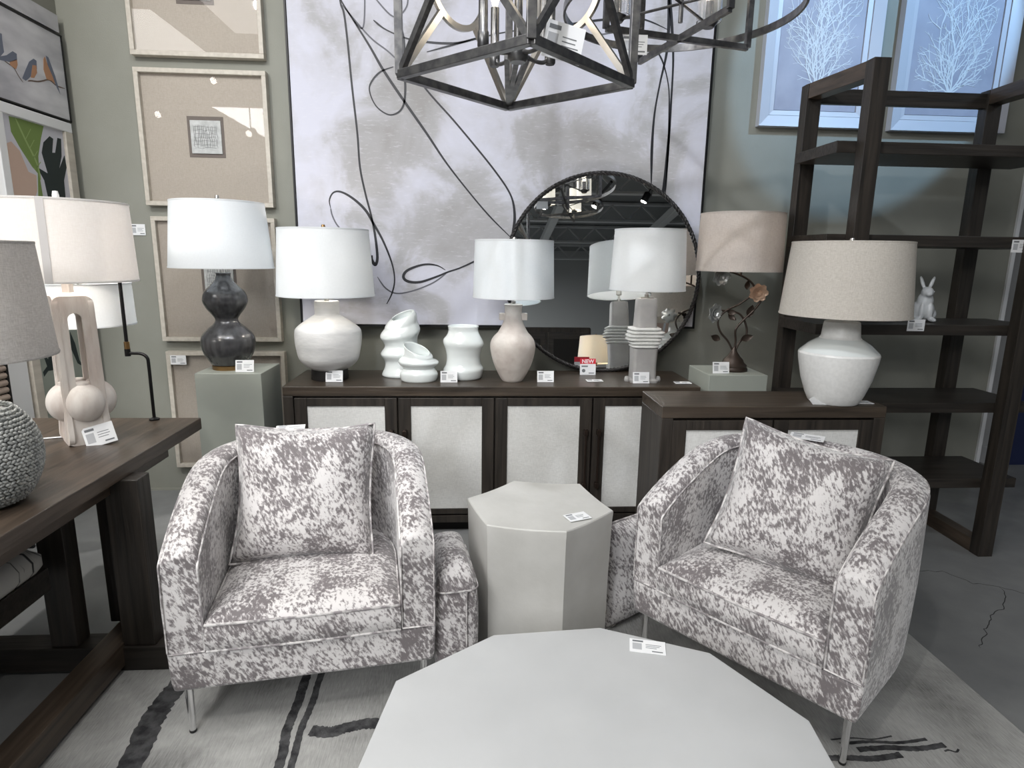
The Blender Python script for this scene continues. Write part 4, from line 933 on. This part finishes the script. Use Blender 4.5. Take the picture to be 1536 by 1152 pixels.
o = bpy.data.objects.new('bulb_light', l); C.objects.link(o); o.parent = t; o.location = (-.30, .12, .46)
# lamp cord on the desk
tag(MB().tube(cr([(-1.52, 2.33, .764), (-1.58, 2.31, .7635), (-1.66, 2.28, .7635), (-1.75, 2.25, .7635), (-1.85, 2.3, .7635)], 6), .003, 6).build('lamp_cord', 'white_trim', smooth=60), 'white lamp cord lying on the desk beside the arch lamp', 'cord')

# ------------------------------------------------------------------ vases
def organic(t, levels, m='white_glaze', n=40, wall=.006, yt=.9):
    """levels: (z, cx, rx, tilt) - rings shifted and tilted about the y axis, open at the top"""
    q = cr([(z, cx, rx) for z, cx, rx, tl in levels], 6); tl_ = cr([(l[3], 0, 0) for l in levels], 6)
    def ring(p, tt, dr=0, dz=0):
        out = []
        for k in range(n):
            a = 2*pi*k/n; x = (p.z-dr)*cos(a); y = (p.z-dr)*.82*sin(a); out.append(Vector((p.y+x, y, p.x+x*tt+y*abs(tt)*yt+dz)))
        return out
    rs = [ring(p, tt.x) for p, tt in zip(q, tl_)]
    inner = [ring(p, tt.x, wall) for p, tt in list(zip(q, tl_))[::-1][:14]]
    rs.append(ring(q[-1], tl_[-1].x, wall*.5, .003))
    MB().rings(rs+inner).build('vessel', m, t, smooth=70)
t = thing('vase', 'tallest ringed white vase with a slanted lip, behind the small one', 'vase', (-.398, 3.37, .80))
organic(t, [(.0, 0, .098, 0), (.012, 0, .104, 0), (.05, .004, .092, 0), (.085, 0, .088, .02), (.12, .0, .106, .06), (.14, .0, .106, .08), (.17, .004, .09, .08), (.20, 0, .093, .12), (.232, .0, .108, .18), (.255, .0, .104, .2), (.28, .004, .09, .25), (.30, .006, .086, .3), (.318, .01, .078, .34), (.332, .016, .064, .36)])
t = thing('vase', 'smallest ringed white vase, squat with a slanted oval mouth', 'vase', (-.289, 3.235, .80))
organic(t, [(0, 0, .088, 0), (.01, 0, .096, 0), (.04, 0, .1, 0), (.06, 0, .088, 0), (.07, 0, .083, 0), (.085, 0, .098, 0), (.1, 0, .106, -.02), (.112, 0, .1, -.05), (.125, 0, .078, -.12), (.15, 0, .074, -.25), (.168, -.008, .07, -.38)])
t = thing('vase', 'medium ringed white vase with a flared open top, beside the terracotta lamp', 'vase', (-.054, 3.30, .80))
organic(t, [(0, 0, .088, 0), (.01, 0, .1, 0), (.035, 0, .108, .03), (.055, 0, .109, .04), (.08, 0, .095, .02), (.12, 0, .09, 0), (.16, 0, .097, -.03), (.19, 0, .108, -.05), (.21, 0, .106, -.05), (.235, 0, .09, 0), (.26, 0, .08, 0), (.285, 0, .083, 0)])

# ------------------------------------------------------------------ chandelier
def put(t, mb, nm, m, **k): return mb.build(nm, m, t, **k)
GX, GY, GZ, GR, GH = .125, 1.905, 1.95, .335, .6
t = thing('lantern_chandelier', 'angular gunmetal cage chandelier hanging in front of the abstract painting', 'chandelier', (GX, GY, GZ), radians(1.5))
cor = [Vector((GR*cos(a), GR*sin(a), 0)) for a in (0, pi/2, pi, -pi/2)]; U = Vector((0, 0, GH)); bw = .023
for i in range(4):
    a, b_ = cor[i], cor[(i+1) % 4]; out_ = (a+b_).normalized()
    put(t, MB().bar(a, b_, bw, bw), 'bottom_bar', 'gun', bevel=.0015); put(t, MB().bar(a+U, b_+U, bw, bw), 'top_bar', 'gun', bevel=.0015)
    put(t, MB().box(a.x-bw/2, a.x+bw/2, a.y-bw/2, a.y+bw/2, 0, GH), 'corner_post', 'gun', bevel=.0015)
    c = (a+b_)/2+U/2; d = (b_-a).normalized(); r = .115
    f = MB(); n = 48; rg = []
    for k in range(n+1):
        an = 2*pi*k/n; e = d*cos(an)+Vector((0, 0, 1))*sin(an); rg.append([c+e*(r+.009)-out_*.006, c+e*(r+.009)+out_*.006, c+e*(r-.009)+out_*.006, c+e*(r-.009)-out_*.006])
    f.rings(rg, (False, False)); put(t, f, 'face_ring', 'nickel' if i in (0, 1) else 'gun')
    for s_, z in ((-1, 0), (1, 0), (-1, 1), (1, 1)):
        k0 = (a if s_ < 0 else b_)+U*z; e = (k0-c).normalized(); put(t, MB().bar(k0, c+e*(r+.004), .018, .016, tuple(out_)), 'spoke', 'gun' if i > 1 else 'nickel')
hub = Vector((.015, .0, .07))
put(t, MB().lathe([(.022, .045), (.03, .055), (.03, .075), (.012, .085), (.012, .62), (.012, GH+1.5)], 20, (.0, .0)), 'stem', 'gun', smooth=40)
for i in range(4):
    a = pi/4*(2*i+1)-.25; e = Vector((cos(a), sin(a), 0))
    put(t, MB().tube(cr([e*.02+Vector((0, 0, .07)), e*.06+Vector((0, 0, .06)), e*.10+Vector((0, 0, .065)), e*.115+Vector((0, 0, .10))], 5), .006, 8), 'arm', 'gun', smooth=60)
    sl = put(t, MB().lathe([(.013, .06), (.016, .065), (.016, .1), (.013, .105), (.0125, .22), (.005, .222)], 18, (e.x*.118, e.y*.118)), 'candle_sleeve', 'gun', smooth=40)
    put(sl, MB().lathe(smooth_prof([(.006, .222), (.013, .245), (.015, .265), (.008, .295), (.002, .315)], 4), 14, (e.x*.118, e.y*.118)), 'bulb', 'bulb', smooth=60)
for i in (1, 0, 2):
    put(t, MB().bar(Vector((0, 0, .065))+(cor[1]).normalized()*.02+Vector(((i-1)*-.03, 0, 0)), cor[1]+Vector((0, -.004, .004)), .015, .015), 'hub_strut', 'gun')
put(t, MB().lathe([(.06, 2.43), (.06, 2.449), (.004, 2.45)], 24), 'ceiling_canopy', 'gun')
put(t, MB().tube([(0, 0, GH+1.4), (0, 0, 2.44)], .008, 8), 'rod', 'gun')

def ring_chandelier(label, loc, rz, R1, H_, sq, cups=4, low=.045, frosted=False):
    t = thing('ring_chandelier', label, 'chandelier', loc, rz)
    n = 64
    for z, r in ((0, R1),):
        rg = []
        for k in range(n+1):
            a = 2*pi*k/n; e = Vector((cos(a), sin(a), 0)); rg.append([e*(r+.004)+Vector((0, 0, z-.013)), e*(r+.004)+Vector((0, 0, z+.013)), e*(r-.004)+Vector((0, 0, z+.013)), e*(r-.004)+Vector((0, 0, z-.013))])
        put(t, MB().rings(rg, (False, False)), 'hoop', 'gun', smooth=40)
    for k in range(2):
        a = pi/2*k; e = Vector((cos(a), sin(a), 0))*sq; lo, hi = Vector((0, 0, -low)), Vector((0, 0, H_))
        put(t, MB().bar(-e+lo, e+lo, .014, .02), 'frame_bar', 'gun'); put(t, MB().bar(-e+hi, e+hi, .014, .02), 'frame_bar', 'gun')
        for s_ in (-1, 1): put(t, MB().bar(e*s_+lo, e*s_+hi, .014, .02), 'frame_post', 'gun')
    put(t, MB().tube([(0, 0, -.04), (0, 0, H_), (0, 0, 4.4-loc[2])], .008, 10), 'stem', 'gun')
    put(t, MB().lathe([(.06, 4.375-loc[2]), (.06, 4.4-loc[2])], 24), 'ceiling_canopy', 'gun')
    for k in range(cups):
        a = 2*pi*k/cups+.6; e = Vector((cos(a), sin(a), 0))*R1*.62
        put(t, MB().tube([(0, 0, .02), (e.x, e.y, .02)], .005, 8), 'arm', 'gun')
        put(t, MB().lathe([(.02, .01), (.034, .03), (.014, .034), (.014, .1)], 18, (e.x, e.y)), 'candle_cup', 'gun', smooth=40)
        put(t, MB().lathe(smooth_prof([(.006, .1), (.014, .125), (.014, .15), (.002, .19)], 4), 12, (e.x, e.y)), 'bulb', 'bulb', smooth=60)
        put(t, MB().lathe([(.075, .03), (.075, .26), (.071, .26), (.071, .03)] if frosted else [(.045, .03), (.045, .22), (.042, .22), (.042, .03)], 24, (e.x, e.y), cap=False), 'glass_chimney', 'frosted' if frosted else 'glassy', smooth=40)
    return t
ring_chandelier('gunmetal hoop and square frame chandelier at the upper right of the cage one', (.71, 2.29, 2.29), radians(14), .40, .45, .28, low=.09)
ring_chandelier('black hoop chandelier with candle glasses seen reflected in the round mirror', (1.0, .65, 2.62), radians(20), .36, .5, .3, cups=3, low=.06, frosted=True)
tag_ch = None

# furniture on the other side of the aisle, seen only in the round mirror
t = thing('armoire', 'dark wood armoire with panelled doors, reflected in the round mirror', 'armoire', (1.1, -2.4, 0))
MB().box(-.68, .68, -.25, .25, .08, 1.66).build('carcass', 'wood_v', t, bevel=.03, seg=4)
for sx in (-1, 1):
    d = MB().box(sx*.33-.31, sx*.33+.31, .25, .275, .14, 1.58).build('door', 'wood', t, bevel=.004)
    MB().box(sx*.33-.23, sx*.33+.23, .275, .285, .24, 1.48).build('door_panel', 'gap', d, bevel=.01)
for x in (-.6, .6):
    for y in (-.2, .2): MB().box(x-.04, x+.04, y-.04, y+.04, 0, .08).build('foot', 'wood_v', t)
t = thing('floor_lamp', 'brass floor lamp with glowing yellow shade, reflected in the round mirror', 'lamp', (1.62, -1.0, 0))
MB().lathe([(.15, 0), (.15, .02), (.012, .03), (.012, 1.05), (.02, 1.06), (.02, 1.12), (.004, 1.13)], 28).build('pole', 'brass', t, smooth=30)
shade(t, 1.06, 1.42, .25, .21, 'shade_cream', fin='brass')
lit(t, 1.24, 14, (1, .78, .45))
t = thing('arch_canvas', 'beige canvas with looping white arcs on a floor stand, reflected in the mirror', 'painting', (2.75, -.5, 0), radians(-8))
MB().box(-.6, .6, -.02, .02, .5, 2.1).build('canvas', 'art_pink', t)
for x in (-.5, .5): MB().box(x-.03, x+.03, -.1, -.02, 0, 2.0).build('stand_post', 'frame_wood', t)
b = MB()
for cx, w_, h_ in ((-.25, .22, 1.2), (.1, .3, 1.35), (.3, .2, 1.1)):
    ribbon(b, [(cx+w_*cos(pi*k/16), .0205, .6+h_*sin(pi*k/16)) for k in range(17)], .03, (0, 1, 0), 2)
b.build('painted_arc', 'white_trim', t)['kind'] = 'stuff'

# track heads: small cans where the spots are
for i, (x, y, z) in enumerate(SPOTS):
    t = thing('track_light', 'black can spotlight on the ceiling track above the display', 'spotlight', (x, y, z), group='track spotlights overhead')
    put(t, MB().lathe([(.05, .04), (.055, .05), (.055, .18), (.03, .2)], 20), 'can', 'black_metal', smooth=40)
    put(t, MB().tube([(0, 0, .2), (0, 0, 4.4-z)], .008, 8), 'rod', 'black_metal')
for i, (x, y) in enumerate(((-1.9, -2.3), (-1.2, -2.4), (-.5, -2.5), (.3, -2.5), (1.1, -2.6), (1.9, -2.5), (2.6, -2.2))):
    t = thing('track_light', 'black can spotlight seen in the mirror at the back of the shop', 'spotlight', (x, y, 3.6), rot=(.5, 0, .3*i), group='track spotlights at the back')
    put(t, MB().lathe([(.05, .0), (.055, .01), (.055, .14), (.03, .16)], 20), 'can', 'black_metal', smooth=40)
    put(t, MB().lathe([(.045, -.002), (.045, .0)], 20), 'lens', 'lampface')
    put(t, MB().tube([(0, 0, .16), (0, 0, .25)], .008, 8).box(-.5, .5, -.02, .02, .25, .28), 'track', 'black_metal')

for i, (x, y, z) in enumerate(((-4.57, -2.4, 3.4), (-3.07, -2.4, 3.4), (-3.75, -2.4, 3.88), (-3.3, -2.4, 3.17), (-3.4, 0, 4.05))):
    t = thing('track_light', 'black can spotlight whose glow shows in the picture glass on the left', 'spotlight', (x, y, z), rot=(radians(65), 0, .2), group='track spotlights reflected in the picture glass')
    put(t, MB().lathe([(.05, .0), (.055, .01), (.055, .14), (.03, .16)], 20), 'can', 'black_metal', smooth=40)
    put(t, MB().lathe([(.048, -.002), (.048, .0)], 20), 'lens', 'lampface')
    o = put(t, MB().tube([(0, 0, 0), (0, 0, max(.05, 4.36-z))], .008, 8), 'rod', 'black_metal'); o.matrix_local = Euler((radians(65), 0, .2)).to_matrix().to_4x4().inverted() @ Matrix.Translation((0, -.1, .08))

# ------------------------------------------------------------------ price tags
def price_tag(label, loc, rz=0, lean=0, w_=.088, h_=.06, flat=False, yaw2=0, hang=False):
    """a printed card; lean = backwards tilt; flat = lying face up"""
    rot = (radians(-90+2), 0, rz) if flat else (-lean, yaw2, rz)
    t = thing('price_tag', label, 'price tag', loc, rot=rot)
    MB().box(-w_/2, w_/2, -.0008, .0008, 0, h_).build('card', 'card', t)
    b = MB(); rr = random.Random(hash(label) % 999 if False else len(label)*7+int(abs(loc[0])*100))
    b.box(-w_*.42, -w_*.12, -.0012, -.0008, h_*.78, h_*.9)
    for k in range(3): b.box(-w_*.05, w_*(.25+.15*rr.random()), -.0012, -.0008, h_*(.62-.12*k), h_*(.65-.12*k))
    b.box(w_*.12, w_*.42, -.0012, -.0008, h_*.12, h_*.19); b.build('printed_text', 'ink', t)['kind'] = 'stuff'
    MB().box(-w_*.42, -w_*.16, -.0011, -.0008, h_*.2, h_*.68).build('printed_block', 'cardgrey', t)
    return t
zt = .8015
price_tag('white price tag leaning on the black foot of the pottery lamp', (-.722, 3.185, zt), 0, .22)
price_tag('white price tag between smallest and medium ringed vases', (-.128, 3.178, zt), 0, .22)
price_tag('white price tag standing right of the terracotta lamp base', (.383, 3.19, zt), 0, .22)
price_tag('blank white tag lying flat on the sideboard below the mirror rim', (.654, 3.20, zt+.0015), .05, flat=True, h_=.05)
price_tag('white price tag standing at the foot of the totem lamp', (.892, 3.162, zt), 0, .22)
price_tag('blank white tag lying flat at the right end of the sideboard', (1.12, 3.15, zt+.0015), 0, flat=True, h_=.045)
price_tag('white price tag leaning on the brass foot of the gourd lamp', (-1.135, 3.085, .871), .05, .2)
price_tag('white price tag leaning on the base of the flower lamp', (1.29, 3.085, .871), 0, .2)
price_tag('white price tag lying flat by the oatmeal shade lamp on the right cabinet', (1.655, 2.442, .8625), 0, flat=True, h_=.05)
price_tag('white price tag lying on the coffee table edge', (.465, 1.435, .4215), radians(-14), flat=True, w_=.095, h_=.055)
price_tag('white price tag lying on top of the hexagonal side table', (.375, 1.975, .5615), radians(22), flat=True, w_=.085, h_=.055)
price_tag('white price tag propped at the foot of the arch lamp', (-1.345, 2.235, .7605), radians(20), .3, .1, .075, yaw2=radians(-14))
price_tag('white price tag clipped to the middle shelf in front of the rabbits', (2.085, 2.779, 1.135), 0, 0, .085, .055)
price_tag('white price tag clipped to the upper shelf at the right photo edge', (2.535, 2.779, 1.505), 0, 0, .085, .058)
price_tag('white price tag on top of the left armchair back', (-.72, 2.385, .772), radians(12), flat=True, w_=.11, h_=.06)
price_tag('white price tag resting on top of the right armchair back', (1.262, 2.175, .787), radians(-35), flat=True, w_=.12, h_=.075)
price_tag('white price tag in the top corner of the lowest pale wood frame', (-1.738, 3.698, .800), 0, 0, .09, .055)
price_tag('white price tag on the wall just right of the wide cream shade', (-1.912, 3.745, 1.542), 0, 0, .078, .062)
price_tag('white price tag hanging from the angular cage chandelier', (.22, 1.70, 1.945), radians(12), -.1, .105, .085, yaw2=radians(9))
price_tag('white price tag hanging from the hoop chandelier, right of the cage', (.54, 2.238, 2.128), 0, 0, .09, .062)
# NEW tag standing before the mirror
t = thing('new_tag', 'small price tag with a red NEW banner before the mirror', 'price tag', (.648, 3.40, .8015), rot=(-.12, 0, 0))
MB().box(-.045, .045, -.0008, .0008, 0, .062).build('card', 'card', t)
MB().box(-.045, .045, -.0009, .0009, .0622, .092).build('red_banner', 'red', t)
MB().box(-.036, .0, -.0014, -.0008, .045, .053).box(0.005, .036, -.0014, -.0008, .008, .013).build('printed_text', 'ink', t)['kind'] = 'stuff'
MB().lathe([(.010, 0), (.010, .0005)], 20).build('printed_dot', 'ink', t).matrix_local = Matrix.Translation((-.024, -.0009, .024)) @ Euler((pi/2, 0, 0)).to_matrix().to_4x4()
cu = bpy.data.curves.new('letters', 'FONT'); cu.body = 'NEW'; cu.size = .03; cu.align_x = 'CENTER'; cu.extrude = .0003; cu.offset = .0006
o = bpy.data.objects.new('letters_curve', cu); C.objects.link(o); bpy.context.view_layer.update()
me = bpy.data.meshes.new_from_object(o.evaluated_get(bpy.context.evaluated_depsgraph_get())); bpy.data.objects.remove(o)
me.materials.clear(); me.materials.append(M['card']); o = bpy.data.objects.new('letters', me); C.objects.link(o); o.parent = t; o.location = (0, -.0013, .067); o.rotation_euler = (pi/2, 0, 0)
# plastic wrap scrap under the jar lamp
b = MB(); b.add([(0, 0, 0), (.06, -.01, .0), (.11, .0, .0), (.09, .03, .028), (.03, .035, .035), (-.01, .02, .02)], [(0, 1, 4, 5), (1, 2, 3, 4)])
o = b.build('plastic_scrap', 'tape'); o.location = (1.425, 2.435, .8615); o.scale = (.92, .92, .92); tag(o, 'crumpled clear plastic scrap at the foot of the jar lamp', 'plastic wrap')
